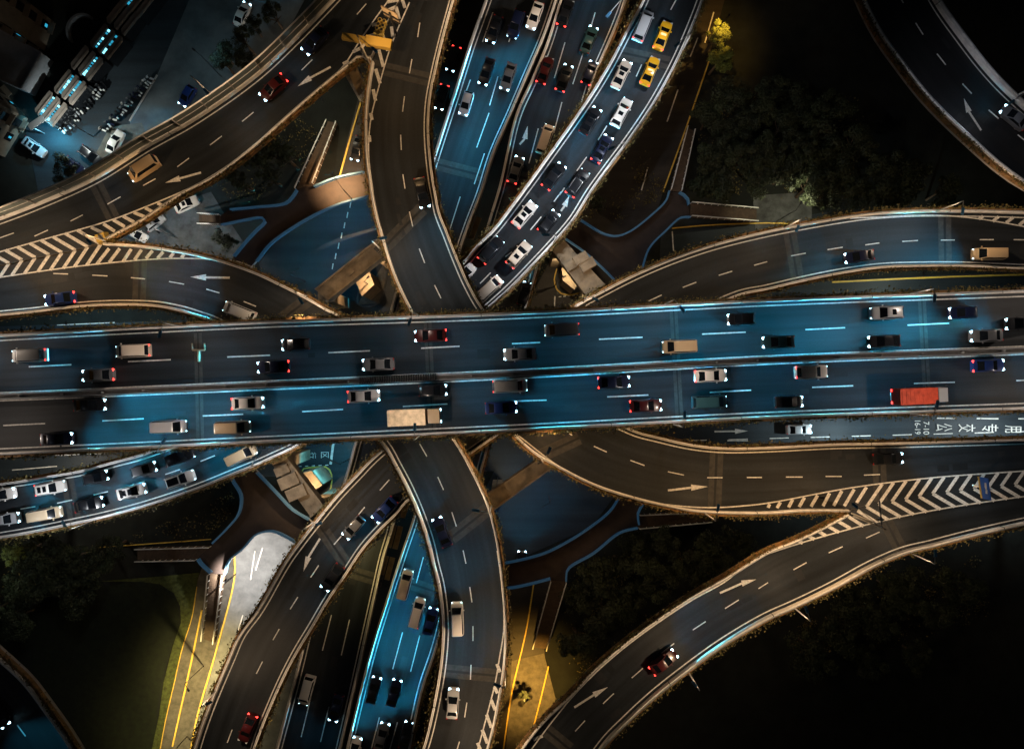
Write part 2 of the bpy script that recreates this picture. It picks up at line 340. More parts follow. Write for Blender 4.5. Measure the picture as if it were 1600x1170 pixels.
mark = gm.build('road_marking', M['paint'], kind='structure', label='painted lines on the ground level streets')
def lettering(txt, px, py, hpx, wpx, rot, z=.165):
    c = bpy.data.curves.new('lettering', 'FONT'); c.body = txt; c.align_x = 'CENTER'; c.align_y = 'CENTER'; c.size = 1
    o = bpy.data.objects.new('tmp', c); COL.objects.link(o); dg = bpy.context.evaluated_depsgraph_get(); me = bpy.data.meshes.new_from_object(o.evaluated_get(dg)); bpy.data.objects.remove(o)
    co = np.empty(len(me.vertices)*3); me.vertices.foreach_get('co', co); co = co.reshape(-1, 3)
    lo, hi = co.min(0), co.max(0); s = H_CAM/F_PX
    co[:, 0] = (co[:, 0]-(lo[0]+hi[0])/2)/max(hi[0]-lo[0], 1e-6)*wpx*s; co[:, 1] = (co[:, 1]-(lo[1]+hi[1])/2)/max(hi[1]-lo[1], 1e-6)*hpx*s; co[:, 2] = 0
    me.vertices.foreach_set('co', co.ravel()); me.materials.clear(); me.materials.append(M['paint']); me.update()
    o = link('lane_lettering', me, mark); p = P(px, py); o.location = (p.x, p.y, z); o.rotation_euler = (0, 0, math.radians(rot))
for t, x, y, h, w in [('公',1474,667.5,26,12),('交',1510,668.5,27,12),('专',1546,668.5,26,12),('用',1582,670,26,11),('7-10',1446.5,668.5,9,20),('16-19',1433,667.5,9,21),
                      ('区',508,710.5,12,9.5),('行',488.5,711,12,9.5),('待',460,712,13,8)]: lettering(t, x, y, h, w, -90)

# ------------------------------------------------------------------ elevated roads
PARAPET_LINES = {}
def deck(label, L, R, z, thick=1.1, mat_='asphalt', zt=None, raw=False):
    zt = z + .9 if zt is None else zt
    a = smooth(PL(L, zt if not raw else z), 1.0); b = smooth(PL(R, zt if not raw else z), 1.0)
    n = int(max(plen(a), plen(b)) / 2.5) + 2
    a, b = resample(a, None, n), resample(b, None, n)
    mb = MB(); u = np.concatenate([[0], np.cumsum(np.linalg.norm(np.diff((a+b)/2, axis=0), axis=1))])
    for i in range(n-1):
        A, B, C, D = a[i], a[i+1], b[i+1], b[i]; w0 = np.linalg.norm(D-A); w1 = np.linalg.norm(C-B)
        mb.face([(*D,z),(*C,z),(*B,z),(*A,z)], 0, [(u[i],w0/2),(u[i+1],w1/2),(u[i+1],-w1/2),(u[i],-w0/2)])
        mb.face([(*A,z-thick),(*B,z-thick),(*C,z-thick),(*D,z-thick)], 1)
        mb.face([(*A,z),(*B,z),(*B,z-thick),(*A,z-thick)], 1); mb.face([(*C,z),(*D,z),(*D,z-thick),(*C,z-thick)], 1)
    for i in (0, n-1): mb.face([(*a[i],z),(*b[i],z),(*b[i],z-thick),(*a[i],z-thick)], 1)
    rd = mb.build('elevated_road', [M[mat_], M['concrete']], kind='structure', label=label, weld=True)
    rng = random.Random(len(label)*7+n); pb = MB(); c = (a+b)/2; hwid = np.linalg.norm(a-b, axis=1)/2; nn = normals(c)
    for k in range(max(3, n//5)):
        i = rng.randrange(1, n-2); ln = rng.choice((1, 1, 2)); o_ = rng.uniform(-.75, .75)*hwid[i]; w_ = rng.uniform(.5, 1.7)
        for q in range(i, min(i+ln, n-1)):
            A, B = c[q]+nn[q]*o_, c[q+1]+nn[q+1]*o_; pb.seg(A, A+(B-A)*rng.uniform(.4, 1), w_, z+.002+.0004*(k % 4), rng.randrange(2))
    for k in range(n//3):
        i = rng.randrange(1, n-2); o_ = rng.uniform(-.85, .85)*hwid[i]; p0 = c[i]+nn[i]*o_; p1 = p0 + np.array([rng.gauss(0, 1.2), rng.gauss(0, 1.2)]); p2 = p1 + np.array([rng.gauss(0, 1), rng.gauss(0, 1)])
        if abs(o_) < hwid[i]-2.4: pb.seg(p0, p1, .05, z+.0042, 2); pb.seg(p1, p2, .05, z+.0042, 2)
    pb.build('repair_patch', [M['patch1'], M['patch2'], M['jointdark']], rd)
    return rd
HEDGE = []
def parapet(label, pts, z, out, hedge=None, line=True, road=None, h=.8, w=.36, hh=1.0, planter=True, zt=None):
    """a concrete parapet whose outer top edge follows pts; out=+1 when the outside lies to the left of the run"""
    d = smooth(PL(pts, z + h if zt is None else zt), 1.0); o = empty('concrete_parapet', (d[0][0], d[0][1], z), label=label, cat='parapet')
    par = bpy.data.objects.new('x', None)
    def loc(mb, name, m):
        me = mb.mesh(name, m); 
        me.transform(__import__('mathutils').Matrix.Translation((-d[0][0], -d[0][1], -z))); return link(name, me, o)
    s = (-out)
    mb = MB(); mb.sweep(d, min(0, s*w), max(0, s*w), z-.0, z+h)
    for i in range(9, len(d)-1, 19):
        t_ = d[i+1]-d[i]; t_ = t_/np.linalg.norm(t_); cc_ = offset(d, s*w*.5)[i]; mb.box((cc_[0], cc_[1], z+h*.5), .10, w+.02, h+.02, math.atan2(t_[1], t_[0]), m=1)
    loc(mb, 'wall', [M['parapet'], M['jointdark']])
    rb = MB(); c = offset(d, s*w*.5); 
    rb.sweep(c, -.05, .05, z+h+.25, z+h+.33)
    for i in range(0, len(d), 3): rb.box((c[i][0], c[i][1], z+h+.13), .08, .08, .26)
    loc(rb, 'handrail', M['steel'])
    if line and road is not None:
        lb = MB(); lb.strip(d, s*(w+.42), s*(w+.60), z+.006); lb.build('edge_line', M['paint'], road)
    if hedge:
        if planter:
            pb = MB(); pb.sweep(d, min(out*.03, out*.40), max(out*.03, out*.40), z-.25, z+.5); loc(pb, 'planter_trough', M['planter'])
        HEDGE.append((d, out, z, hedge, hh))
    return d
def hedge_row(d, out, z, label, hh):
    mb = MB(); rng = random.Random(int(d[0][0]*13+d[0][1]*7)); c = d
    for i in range(len(c)-1):
        seg = np.linalg.norm(c[i+1]-c[i]); dens = .45 + .55*math.sin(i*.37+rng.random())**2
        if rng.random() < .06: continue
        for k in range(int(34*seg*dens)):
            t = rng.random(); p = c[i]*(1-t)+c[i+1]*t; n = normals(c)[i] if False else None
            tx = (c[i+1]-c[i])/max(seg, 1e-6); nx = np.array([-tx[1], tx[0]])*out
            q = p + nx*(.05 + abs(rng.gauss(.32, .27))); zz = z + .3 + hh*rng.random()*(.35+.65*dens) - .35*max(0, rng.gauss(0, .6))
            r = rng.uniform(.08, .19); a = Vector((rng.gauss(0,1), rng.gauss(0,1), rng.gauss(.8,.7))).normalized(); u = a.orthogonal().normalized(); v = a.cross(u); ctr = Vector((q[0], q[1], zz))
            mb.face([ctr-u*r-v*r*.5, ctr+u*r-v*r*.5, ctr+u*r*.6+v*r*.7, ctr-u*r*.6+v*r*.7], 0)
    return mb.build('hedge', M['leafwarmlit'], label=label, cat='hedge')
def marks(road, dashes, z, w=.16, mid=None, solid=(), arrows=(), stripes=(), sw=.5):
    mb = MB()
    for a, b in dashes: mb.seg(P(*a, z), P(*b, z), w, z+.006)
    for pts in solid: mb.strip(smooth(PL(pts, z), 1.0), -.1, .1, z+.010)
    for t, n, q in arrows: arrow(mb, t, n, q, z+.008, z)
    mb.build('lane_marking', M['paint'], road)
    if stripes:
        sb = MB()
        for a, b in stripes: sb.seg(P(*a, z), P(*b, z), sw, z+.014)
        sb.build('gore_hatching', M['paint'], road)
def joints(road, z, pairs, w=1.0):
    mb = MB()
    for a, b in pairs:
        A, B = np.array(P(*a, z)[:2]), np.array(P(*b, z)[:2]); t = (B-A)/np.linalg.norm(B-A); n = np.array([-t[1], t[0]])
        for s in (-1, 1): mb.seg(A+n*s*.62*w, B+n*s*.62*w, .85*w, z+.003, 0)
        mb.seg(A, B, .2, z+.004, 1)
    mb.build('expansion_joint', [M['joint'], M['jointdark']], road)
def off(l, ox, oy): return [((a/3.9+ox, b/3.9+oy), (c/3.9+ox, d/3.9+oy)) for a, b, c, d in l]
def chev(ap, d1, d2, up, lo):
    """two straight arms from every apex to the two boundary lines"""
    out = []
    def hit(p, d, line):
        best = None
        for (x1, y1), (x2, y2) in zip(line, line[1:]):
            ex, ey = x2-x1, y2-y1; den = d[0]*ey - d[1]*ex
            if abs(den) < 1e-9: continue
            t = ((x1-p[0])*ey-(y1-p[1])*ex)/den; s = ((x1-p[0])*d[1]-(y1-p[1])*d[0])/den
            if t > 0 and -.01 <= s <= 1.01 and (best is None or t < best): best = t
        return None if best is None else (p[0]+d[0]*best, p[1]+d[1]*best)
    for p in ap:
        for d, l in ((d1, up), (d2, lo)):
            h = hit(p, d, l)
            if h: out.append((p, h))
    return out

# --- wide east-west main road
ewT = [(-160,532),(0,522),(400,502),(800,488),(1200,467.5),(1600,453),(1760,447)]; ewB = [(-160,718),(0,711),(400,692.5),(800,674),(1200,654),(1600,640),(1760,634)]
ew = deck('wide east-west elevated main road crossing over everything', ewT, ewB, Z['ew'], 1.5)
parapet('long pale parapet along the upper edge of the wide main road', ewT, Z['ew'], 1, 'ragged planter hedge along the upper edge of the wide main road', road=ew)
parapet('long pale parapet along the lower edge of the wide main road', ewB, Z['ew'], -1, 'ragged planter hedge along the lower edge of the wide main road', road=ew)
marks(ew, [((45,573),(111.5,569.7)),((200,565),(266.7,562)),((355,557.7),(422,555)),((513,551),(578,548)),((658,544),(718,541)),((800,537),(844,535)),((936,530),(1004,527)),((1097,522),(1165,519)),((1258.5,515),(1320.5,512)),((1418,508),(1483,505)),((1578,501),(1640,498)),
    ((5,664.6),(70.5,661.5)),((160,657.4),(224.6,654)),((316.7,649.7),(380,647)),((472,643),(536,639.5)),((629.5,635),(699,631)),((791,627),(854,625)),((948.7,620),(1013,617)),((1109,613),(1173.6,609.5)),((1269,605),(1333,602.6)),((1428,599),(1492,597)),((1588,594.6),(1650,592))], Z['ew'], .19,
    solid=[[(-160,618),(0,613.5),(400,596),(800,578),(1200,556),(1600,541),(1760,535)],[(-160,631),(0,626),(400,609.5),(800,591.5),(1200,569),(1600,553.5),(1760,547)]])
joints(ew, Z['ew'], [((668,502),(676,673)),((309,520),(313,690)),((1052,478),(1062,658)),((1440,462),(1450,642))], .55)
med = smooth(PL([(-160,623),(0,619.5),(400,602),(800,584.5),(1200,562),(1600,547),(1760,541)], Z['ew']+.6), 2.0)
mo = empty('median_barrier', (0, 0, Z['ew']), label='pale steel median barrier along the middle of the wide main road', cat='median barrier')
for nm, o0, o1, z0, z1, m in (('kerb_base', -.42, .42, 0, .25, 'concrete'), ('guard_rail', -.40, -.28, .252, .75, 'steel'), ('guard_rail', .28, .40, .252, .75, 'steel')):
    b = MB(); b.sweep(med, o0, o1, z0, z1); b.build(nm, M[m], mo)
b = MB(); b.box((0,0,0), .12, .3, .7); pme_ = b.mesh('post', M['steel'])
for q in med[::3]: link('post', pme_, mo).location = (q[0], q[1], .6)
b = MB(); dd = smooth(PL([(562,594.5),(620,591.5),(680,588.5)], Z['ew']+1.3), .35)
for i, q in enumerate(dd): b.box((q[0], q[1], .82), .1, .95, 1.0)
b.sweep(dd, -.5, -.42, .3, 1.2); b.sweep(dd, .42, .5, .3, 1.2)
b.build('glare_screen', M['dark'], mo)

# --- north-east turning road: comes from the top, goes below the main road, leaves to the right
gl = [(655,-70),(632,-20),(622,2),(600,42),(580,95)]
cnL = gl + [(574,133),(570.5,167),(569,205),(570.5,244),(575.6,282),(584.6,331),(593.6,364),(605,402.6),(618,438.5),(630.8,466.7),(643.6,491),(705,590),(801,680),(833,708),(877,734),(928,759.5),(979.5,777),(1031,790),(1095,801),(1200,803.5),(1251,800),(1297,799.5),(1327,800),(1354,791.5),(1457,771),(1600,754),(1760,735)]
cnR = [(731,-70),(710,0),(695,54),(682,108),(673,154),(670.5,195),(672,231),(677,277),(681,300),(687,331),(700,364),(715,402.6),(733,443.6),(756,483),(850,590),(987,670),(1031,682.6),(1082,694),(1133,699),(1200,698),(1302.6,693),(1405,691),(1600,685.6),(1760,680)]
z = Z['up']
cn = deck('elevated ramp from the top that curves under the main road and leaves to the east', cnL, cnR, z)
i0 = cnL.index((580,95)); i1 = cnL.index((1327,800))
parapet('pale parapet on the outer side of the ramp curving from top to east', cnL[i0:i1+1], z, -1, 'planter hedge on the outer side of the ramp curving from top to east', line=False)
parapet('pale parapet on the inner side of the ramp curving from top to east', cnR, z, 1, 'planter hedge on the inner side of the ramp curving from top to east', road=cn)
cd = [((656,36),(652.6,58.5)),((643.6,93),(639.7,115)),((632,151),(629,175)),((626,211),(627,234.6)),((629.5,272.6),(632.8,295)),((639.7,331),(644.9,354)),((655,388.5),(663.6,411)),((679,445.6),(689,466)),
      ((885,673),(894,680)),((928,697),(948,706)),((985,719),(1007,727)),((1043.6,736.7),(1068.7,742)),((1105,746),(1129,746)),((1167,745.7),(1190.5,745.7)),((1228,745),(1254,745)),((1290,744),(1315,744)),((1350,742),(1375,741))]
left_b = [(640,4),(611,72),(590,143),(579,189),(576,244),(583,300)]
st_tr = [((592,78),(599,105)),((587,108),(594,131)),((583,140),(587,158)),((579,177),(581.5,188)),((598,55),(606,80)),((611.5,42),(614,59)),((628,-2),(633,13)),((577,212),(578,222)),((619,11.5),(624,30))]
U = lambda l, ox, oy: [(a/3.9+ox, b/3.9+oy) for a, b in l]
apR = U([(600,825),(675,808),(755,793),(838,780),(920,762),(1003,745),(1088,737),(1170,727),(1255,715),(1340,708),(1420,700),(1505,690),(1590,680)],1200,580)
upR = U([(-60,812),(0,800),(500,710),(1000,648),(1560,607),(1800,590)],1200,580); loR = U([(-100,1145),(0,1110),(300,1015),(740,900),(1100,830),(1560,762),(1800,735)],1200,580)
st_r = chev(apR, (90,-130), (135,80), upR, loR)
st_ru = off([(75,797,55,832),(150,780,125,828),(222,768,190,825),(302,755,262,823),(375,742,335,820),(450,728,400,818),(525,718,465,820),(600,705,540,800),(10,808,0,830)],1200,580)
marks(cn, cd, z, .16, solid=[left_b, U([(30,385),(300,588),(500,688),(700,757),(900,805),(1100,826),(1250,829),(1400,820),(1560,802)],800,580) + upR[2:]], arrows=[((1043.6,766),(1080,761.5),(1106,760))],
      stripes=[((a[0],a[1]),(b_[0],b_[1])) for a, b_ in st_tr] + st_ru + [s for s in st_r if s[1][1] < s[0][1]])
joints(cn, z, [((580,103),(676,126)),((591,396),(660,326)),((836,716),(905,684)),((1116,799),(1120,702)),((1376,783),(1373,697)),])

# --- north-west ramp and west ramp (joined at the left hatching)
nwL = [(620,-110),(520,0),(460,62),(400,118),(304,186),(228,229),(149,278),(60,318),(0,341),(-160,396)]
nwR = [(655,-70),(632,-20),(622,2),(600,42),(580,95),(562,82),(548,96),(510,131),(451,182),(400,228),(333,278),(287,302),(220,346),(180,367),(161,377),(118,390),(55,403),(0,414),(-160,440)]
nw = deck('elevated ramp from the top that bends away to the left', nwL, [(655,-70),(632,-20),(622,2),(600,42),(575,92),(548,100),(510,131),(451,182),(400,228),(333,278),(287,302),(220,346),(180,367),(161,377),(118,390),(55,403),(0,414),(-160,440)], z, zt=z)
parapet('thin kerb wall on the lower side of the ramp bending left', [(578,92),(562,89),(548,100),(510,131),(451,182),(400,228),(333,278),(287,302),(220,346),(180,367),(161,377)], z, 1, 'planter hedge on the lower side of the ramp bending left', line=False, w=.3)
parapet('pale parapet below the noise barrier of the ramp bending left', nwL, z, -1, None, road=nw, zt=z)
nd = off([(1545,685,1475,742),(1352,830,1280,885),(1152,965,1080,1018),(948,1090,872,1132)],0,0) + off([(672,25,615,90),(343,365,277,430),(168,528,98,590),(505,140,430,178),(735,30,655,75)],400,0)[:3] + off([(505,140,430,178),(735,30,655,75),(292,233,210,270),(85,250,0,280),(70,325,0,357)],0,300)[:4]
apL = U([(-25,440),(55,435),(135,415),(215,400),(300,383),(378,370),(460,355),(535,335),(615,318)],0,300)
upL = U([(1130,0),(900,90),(700,170),(500,225),(300,280),(0,365),(-300,450)],0,300); loL = U([(1500,430),(1300,412),(1100,405),(900,412),(500,450),(200,490),(0,520),(-300,560)],0,300)
st_l = chev(apL, (-135,-80), (-85,127), upL, loL)
st_lu = off([(630,195,700,240),(690,170,760,212),(750,148,818,185),(815,125,882,152),(885,97,938,126),(960,68,997,88),(555,215,665,270)],0,300)
st_tl = off([(660,230,775,200),(705,155,760,143),(590,318,650,290),(530,392,565,375),(790,70,850,45),(800,15,870,0)],400,0)
marks(nw, nd, z, .16, solid=[[(640,-40),(605,4),(564,61.5),(537,103),(510,129),(451,180),(400,226),(333,274),(290,297),(231,322),(179.5,342)] + upL[3:]], arrows=[((516.7,105),(485,122),(465,135.5)),((314,270),(281,279),(258,286))],
      stripes=st_tl + st_lu + [s for s in st_l if s[1][1] < s[0][1]])
joints(nw, z, [((150,288),(178,343)),((497,29),(500,60))][:1])
# noise barrier on the outside of the bending ramp
nbd = offset(smooth(PL(nwL, z), 1.0), .21); nb = empty('noise_barrier', (0,0,z), label='tall glass noise barrier with steel posts along the ramp bending left', cat='noise barrier')
b = MB(); b.sweep(nbd, -.03, .03, .9, 3.3); b.build('panel', M['barrier'], nb)
b = MB(); b.sweep(nbd, -.09, .09, 3.302, 3.42); b.build('rail', M['parapet'], nb)
b = MB(); b.sweep(nbd, -.07, .07, 2.05, 2.13); b.build('rail', M['parapet'], nb)
pm = MB(); pm.box((0,0,2.1), .16, .3, 2.5); pme = pm.mesh('post', M['concrete'])
nn_ = normals(nbd)
for i in range(0, len(nbd), 5): p_ = link('post', pme, nb); p_.location = (nbd[i][0], nbd[i][1], 0); p_.rotation_euler = (0, 0, math.atan2(nn_[i][1], nn_[i][0])+math.pi/2)
# --- south-to-west ramp
swU = [(-160,440),(0,414),(55,403),(118,390),(161,379),(220.5,383),(277,391),(333,402.6),(400,425.6),(438.5,443.6),(477,463),(510,482),(538.5,497),(640,590),(707,681),(720,700.5),(735.9,729),(751,759.5),(764,790),(773,821),(779.5,852),(786,900),(790,947),(791.5,985),(790,1029),(786,1065),(779.5,1101),(772,1139),(764,1170),(735,1270)]
swL = [(-160,510),(0,493.6),(51,488.5),(102.6,482),(154,478),(205,477.4),(243.6,479.5),(282,487),(307.7,495),(333,504),(480,590),(591,689),(602.6,703),(616.7,729),(633,759.5),(647,790),(659,821),(669,852),(676,884),(684,915),(689,950),(691,985),(690,1011),(686,1049.5),(677,1101),(666.7,1147),(660,1170),(625,1270)]
sw = deck('elevated ramp from the bottom that curves under the main road and leaves to the west', swU, swL, z)
parapet('pale parapet on the outer side of the ramp curving from bottom to west', swU[4:], z, 1, 'planter hedge on the outer side of the ramp curving from bottom to west', line=False)
parapet('pale parapet on the inner side of the ramp curving from bottom to west', swL, z, -1, 'planter hedge on the inner side of the ramp curving from bottom to west', road=sw)
sd = [((655.6,693),(667,713)),((684,745),(693,765)),((706,800),(713,822)),((723.6,859.5),(728,880)),((734,916.7),(737.4,940.5)),((739,977.7),(739,1000.8)),((736,1038),(735,1061)),((729.5,1097),(726,1120)),((718,1158),(711,1180))] + off([(325,497,415,500),(562,507,655,512),(798,522,884,530),(1030,546,1122,562),(1257,592,1337,615),(1485,667,1560,697)],0,300)
st_sb = off([(1468,650,1487,700),(1452,790,1472,828),(1433,868,1458,932),(1405,958,1434,1037),(1378,1050,1410,1133),(1350,1130,1375,1190)],400,870)
st_ld = off([(665,345,590,440),(730,345,665,430),(800,348,750,425),(863,352,820,415),(930,358,890,405),(995,365,960,405),(1058,372,1035,402),(1122,380,1105,402)],0,300)
marks(sw, sd, z, .16, solid=[loL[:7][::-1] and [(400,419.5),(370,408.5),(333,406)] + loL[1:], [(777,860),(783,905),(787,950),(787,985),(780,1030),(774,1065),(760,1120),(745,1175),(725,1240)]], arrows=[((359,434),(322,433.5),(297.5,432.8))],
      stripes=st_sb + st_ld + [s for s in st_l if s[1][1] > s[0][1]])
joints(sw, z, [((220,388),(217,474)),((705,840),(762,795)),((443,497),(490,462)),((690,1047),(785,1056))])
# --- south-to-east ramp (lower right)
seU = [(735,1300),(815,1169),(851,1124),(890,1088),(928,1047),(979.5,1003),(1031,965),(1082,931.5),(1133,903),(1200,862),(1238.5,846.7),(1277,828.7),(1325.6,803),(1354,791.5),(1457,771),(1600,754),(1760,735)]
seB = [(870,1290),(943.6,1169),(979.5,1131.5),(1018,1095.6),(1069,1054.6),(1133,1008.5),(1200,969),(1243.6,949.5),(1302.6,921),(1369,885),(1418,864.6),(1456,855.6),(1520.5,839),(1600,821),(1760,790)]
se = deck('elevated ramp at lower right that swings from the bottom to the east', seU, seB, z, raw=False)
parapet('thin kerb wall on the upper side of the lower right ramp', seU[:13], z, 1, 'planter hedge on the upper side of the lower right ramp', line=False, w=.3)
parapet('pale parapet on the outer side of the lower right ramp', seB, z, -1, 'planter hedge on the outer side of the lower right ramp', road=se)
ed = off([(385,1060,445,995),(555,892,620,830),(730,735,797,677),(910,585,988,525),(1102,443,1180,392),(1298,313,1382,260),(1502,192,1560,155)],800,870) + off([(155,77,235,33)],1200,870) + off([(597,1015,680,978),(370,1105,455,1067)],1200,580)
st_rl = off([(110,1050,132,1066),(170,1022,212,1046),(230,995,282,1022),(295,967,352,1000),(360,940,432,980),(425,912,502,956),(490,885,582,942),(545,848,662,920)],1200,580)
marks(se, ed, z, .16, solid=[[(800,1215),(831,1169),(890,1093),(931,1050),(981,1007),(1033,969),(1084,935.5),(1135,907)] + loR], arrows=[((897.4,1104.6),(928,1085),(949.5,1073)),((1125,926),(1159,911),(1182,904.6))],
      stripes=st_rl + [s for s in st_r if s[1][1] > s[0][1]] + [((833,1155),(848,1149))])
joints(se, z, [((1385,815),(1408,860)),((845,1133),(890,1170)),((1195,878),(1213,935))][:2])
# --- north-east corner ramp and south-west corner ramp
z2 = 19.0
neL = [(1320,-80),(1349,0),(1377,54),(1410,100),(1443.6,143.6),(1479.5,182),(1520.5,220.5),(1564,259),(1600,284.6),(1740,360)]; neR = [(1430,-80),(1472,0),(1508,51),(1546,100),(1579.5,136),(1640,190),(1760,280)]
ne = deck('dark elevated ramp across the top right corner', neL, neR, z2, mat_='asphalt_dim')
parapet('weathered parapet on the lower side of the top right corner ramp', neL, z2, -1, 'straggly planter hedge on the lower side of the top right corner ramp', road=ne)
parapet('wide pale parapet on the upper side of the top right corner ramp', neR, z2, 1, None, road=ne, w=.7)
marks(ne, off([(812,0,825,20),(900,142,945,213),(1030,330,1083,397),(1185,512,1241,572),(1345,672,1405,724),(1522,822,1580,870)],1200,0), z2, .2, arrows=[((1533,204),(1514,175),(1506,154))])
s3 = [(-60,975),(0,1029),(38.5,1065),(77,1116),(102.6,1152),(160,1250)]
cw = deck('dark elevated ramp across the bottom left corner', s3, [(-170,1020),(-90,1100),(-40,1150),(10,1250)], z2, mat_='asphalt_dim')
parapet('weathered parapet on the inner side of the bottom left corner ramp', s3, z2, 1, 'straggly planter hedge on the inner side of the bottom left corner ramp', road=cw)
marks(cw, [((-2,1098),(4,1107)),((27,1132),(40,1149.5))], z2, .2)
# --- east-to-south ramp
z = Z['mid']
esU = [(1760,336),(1600,329.5),(1508,327.4),(1431,327.7),(1354,333),(1277,345),(1200,360),(1120.5,379.5),(1056,401),(992,428),(941,454),(895,479.5),(740,600),(592,706),(554,744),(523,777),(495,811),(469,844),(443.6,879),(400,954.6),(372,993),(354,1034),(333,1083),(318,1121),(302.6,1167),(275,1270)]
esL = [(1760,426),(1600,420.5),(1508,416.7),(1443.6,416.7),(1379.5,419),(1315,428),(1251,441),(1200,453),(1151,464),(900,600),(638.5,782.6),(618,805.6),(592,831),(566.7,859.5),(541,898),(513,939),(487,983),(464,1021),(443.6,1060),(423,1106),(400,1165),(370,1270)]
es = deck('elevated ramp from the right that passes under the main road and leaves to the south', esU, esL, z)
parapet('pale parapet on the outer side of the ramp running from right to bottom', esU, z, -1, 'planter hedge on the outer side of the ramp running from right to bottom', road=es)
parapet('pale parapet on the inner side of the ramp running from right to bottom', esL, z, 1, 'planter hedge on the inner side of the ramp running from right to bottom', road=es)
qd = off([(832,665,912,628),(1040,582,1123,550),(1260,508,1342,483),(1475,447,1555,425)],800,300) + off([(140,390,230,373),(363,352,455,337),(593,323,678,311),(818,302,914,296),(1053,294,1138,293),(1290,291,1375,291),(1497,291,1570,292)],1200,300) + off([(755,725,812,660),(605,897,662,827),(475,1055,520,1003)],400,580) + off([(333,123,382,50),(208,317,255,243),(103,505,142,437),(2,710,40,635)],400,870) + off([(1385,1130,1415,1050)],0,870) + [((470,905),(478,892))][:0]
marks(es, qd, z, .17, solid=[U([(500,160),(700,153),(900,143),(1100,146),(1300,166),(1560,211),(1800,260)],1200,300)], arrows=[((500,841),(482,870),(474,892.6))], stripes=off([(1285,166,1310,148),(1370,180,1405,150),(1450,188,1495,155),(1530,203,1575,165)],1200,300))
joints(es, z, [((1476,337),(1477,415)),((498,819),(540,880)),((1233,358),(1247,440))])
# --- west-to-north queue ramp
jL = [(-160,775),(0,755),(38.5,749.5),(77,743),(128,734),(179.5,720),(223,708),(480,600),(719,413),(743.6,384.6),(769,359),(815,299),(864,231),(897,184.6),(928,138.5),(954,95),(979.5,46),(1004,0),(1035,-80)]
jR = [(-160,865),(0,841.5),(51,832.6),(102.6,822),(154,811),(205,798),(256,782.6),(308,764.6),(359,744),(400,727.5),(425.6,716),(465,697),(615,600),(761,484),(800,449),(833,415),(864,382),(897,343.6),(925,299),(954,259),(984.6,218),(1018,169),(1046,120.5),(1064,84.6),(1082,43.6),(1099,0),(1125,-80)]
jm = deck('elevated ramp full of queueing cars from lower left to the top', jL, jR, z)
parapet('pale parapet on the upper side of the ramp with queueing cars', jL, z, 1, 'planter hedge on the upper side of the ramp with queueing cars', road=jm)
parapet('pale parapet on the lower side of the ramp with queueing cars', jR, z, -1, 'planter hedge on the lower side of the ramp with queueing cars', road=jm)
jd = off([(790,395,757,468),(578,768,525,855),(455,958,395,1042),(1000,0,967,62),(320,1145,290,1190)],800,0) + off([(300,0,255,60),(178,152,112,232)],800,300) + off([(1430,492,1365,558),(1560,365,1520,395)],400,300) + off([(125,838,215,823),(348,803,440,783),(570,752,658,732),(793,700,882,668),(1007,628,1098,597),(1222,548,1310,513)],0,580)
marks(jm, jd, z, .17, arrows=[((876.5,330),(882,322),(889,307))])
joints(jm, z, [((969,82),(1046,99)),((104,742),(118,818))])
# --- lower north-south roads
z = Z['ns']
nsl = [(785,-80),(757.7,0),(733,69),(707.7,148.7),(682,228),(660,300),(600,520),(554,691),(538,749),(500,885),(465,1037),(430,1170),(404,1270)]
nsl2 = [(897,-80),(870.5,0),(851,56),(825.6,115),(800,175),(772,238.5),(752.6,300),(733,351),(718,396),(680,540),(640,700),(613,826),(600,870),(590,913.6),(574,985),(554,1075),(532,1170),(508,1270)]
nb_l = [(905,-80),(875,0),(855,64),(832,120),(806,178),(780.5,287),(761,352),(720,500),(682,660),(646,805.6),(622,870),(600,934),(576,1011),(555,1088),(537,1168),(513,1270)]
nb_l[-6:] = [(625.6,867),(604,934),(580,1011),(560,1088),(541,1168),(518,1270)]
nb_r = [(1010,-80),(979.5,0),(961.5,46),(943.6,87),(930,118),(905,200),(872,310),(840,420),(822,481),(790,600),(768,680),(750,746),(715,880),(682,1013.6),(661.5,1075),(646,1142),(641,1170),(615,1270)]
sb = deck('lower southbound road beneath the ramps', nsl, nsl2, z)
nbk = deck('lower northbound road beneath the ramps', nb_l, nb_r, z)
parapet('pale parapet on the west edge of the lower southbound road', nsl, z, -1, None, road=sb)
parapet('brown lit parapet on the east edge of the lower southbound road', nsl2, z, 1, None, road=sb)
parapet('pale parapet on the west edge of the lower northbound road', nb_l, z, -1, None, road=nbk)
parapet('pale parapet on the east edge of the lower northbound road', nb_r, z, 1, 'planter hedge on the east edge of the lower northbound road', road=nbk)
marks(sb, off([(1420,690,1345,900),(1160,0,1130,52)],400,0) + [((719,307.7),(702.6,359.5)),((810,18),(795,66)),((778,120),(765,165)),((735,125),(718,172)),((770,20),(754,66)),((757,240),(741,288))] + off([(570,380,520,597),(460,352,405,568),(445,910,393,1125),(328,878,275,1095)],400,870), z, .17)
marks(nbk, off([(160,785,103,997),(440,305,370,515),(323,260,258,478)],800,0) + [((895,5),(884,40)),((930,20),(920,54)),((878,160),(866,205)),((800,330),(788,372)),((832,310),(820,352)),((815,395),(803,440))] + off([(893,458,833,682),(998,477,942,697),(1020,0,977,157),(752,975,703,1165),(862,1005,815,1170)],400,870), z, .17, arrows=[((812,226),(820,217),(824.5,197))])
joints(sb, z, [((680,256),(755,275)),((560,897),(610,915)),((490,885),(600,912))][:1] + [((505,880),(598,908))])
joints(nbk, z, [((641,911),(680,924)),((792,272),(870,290))])
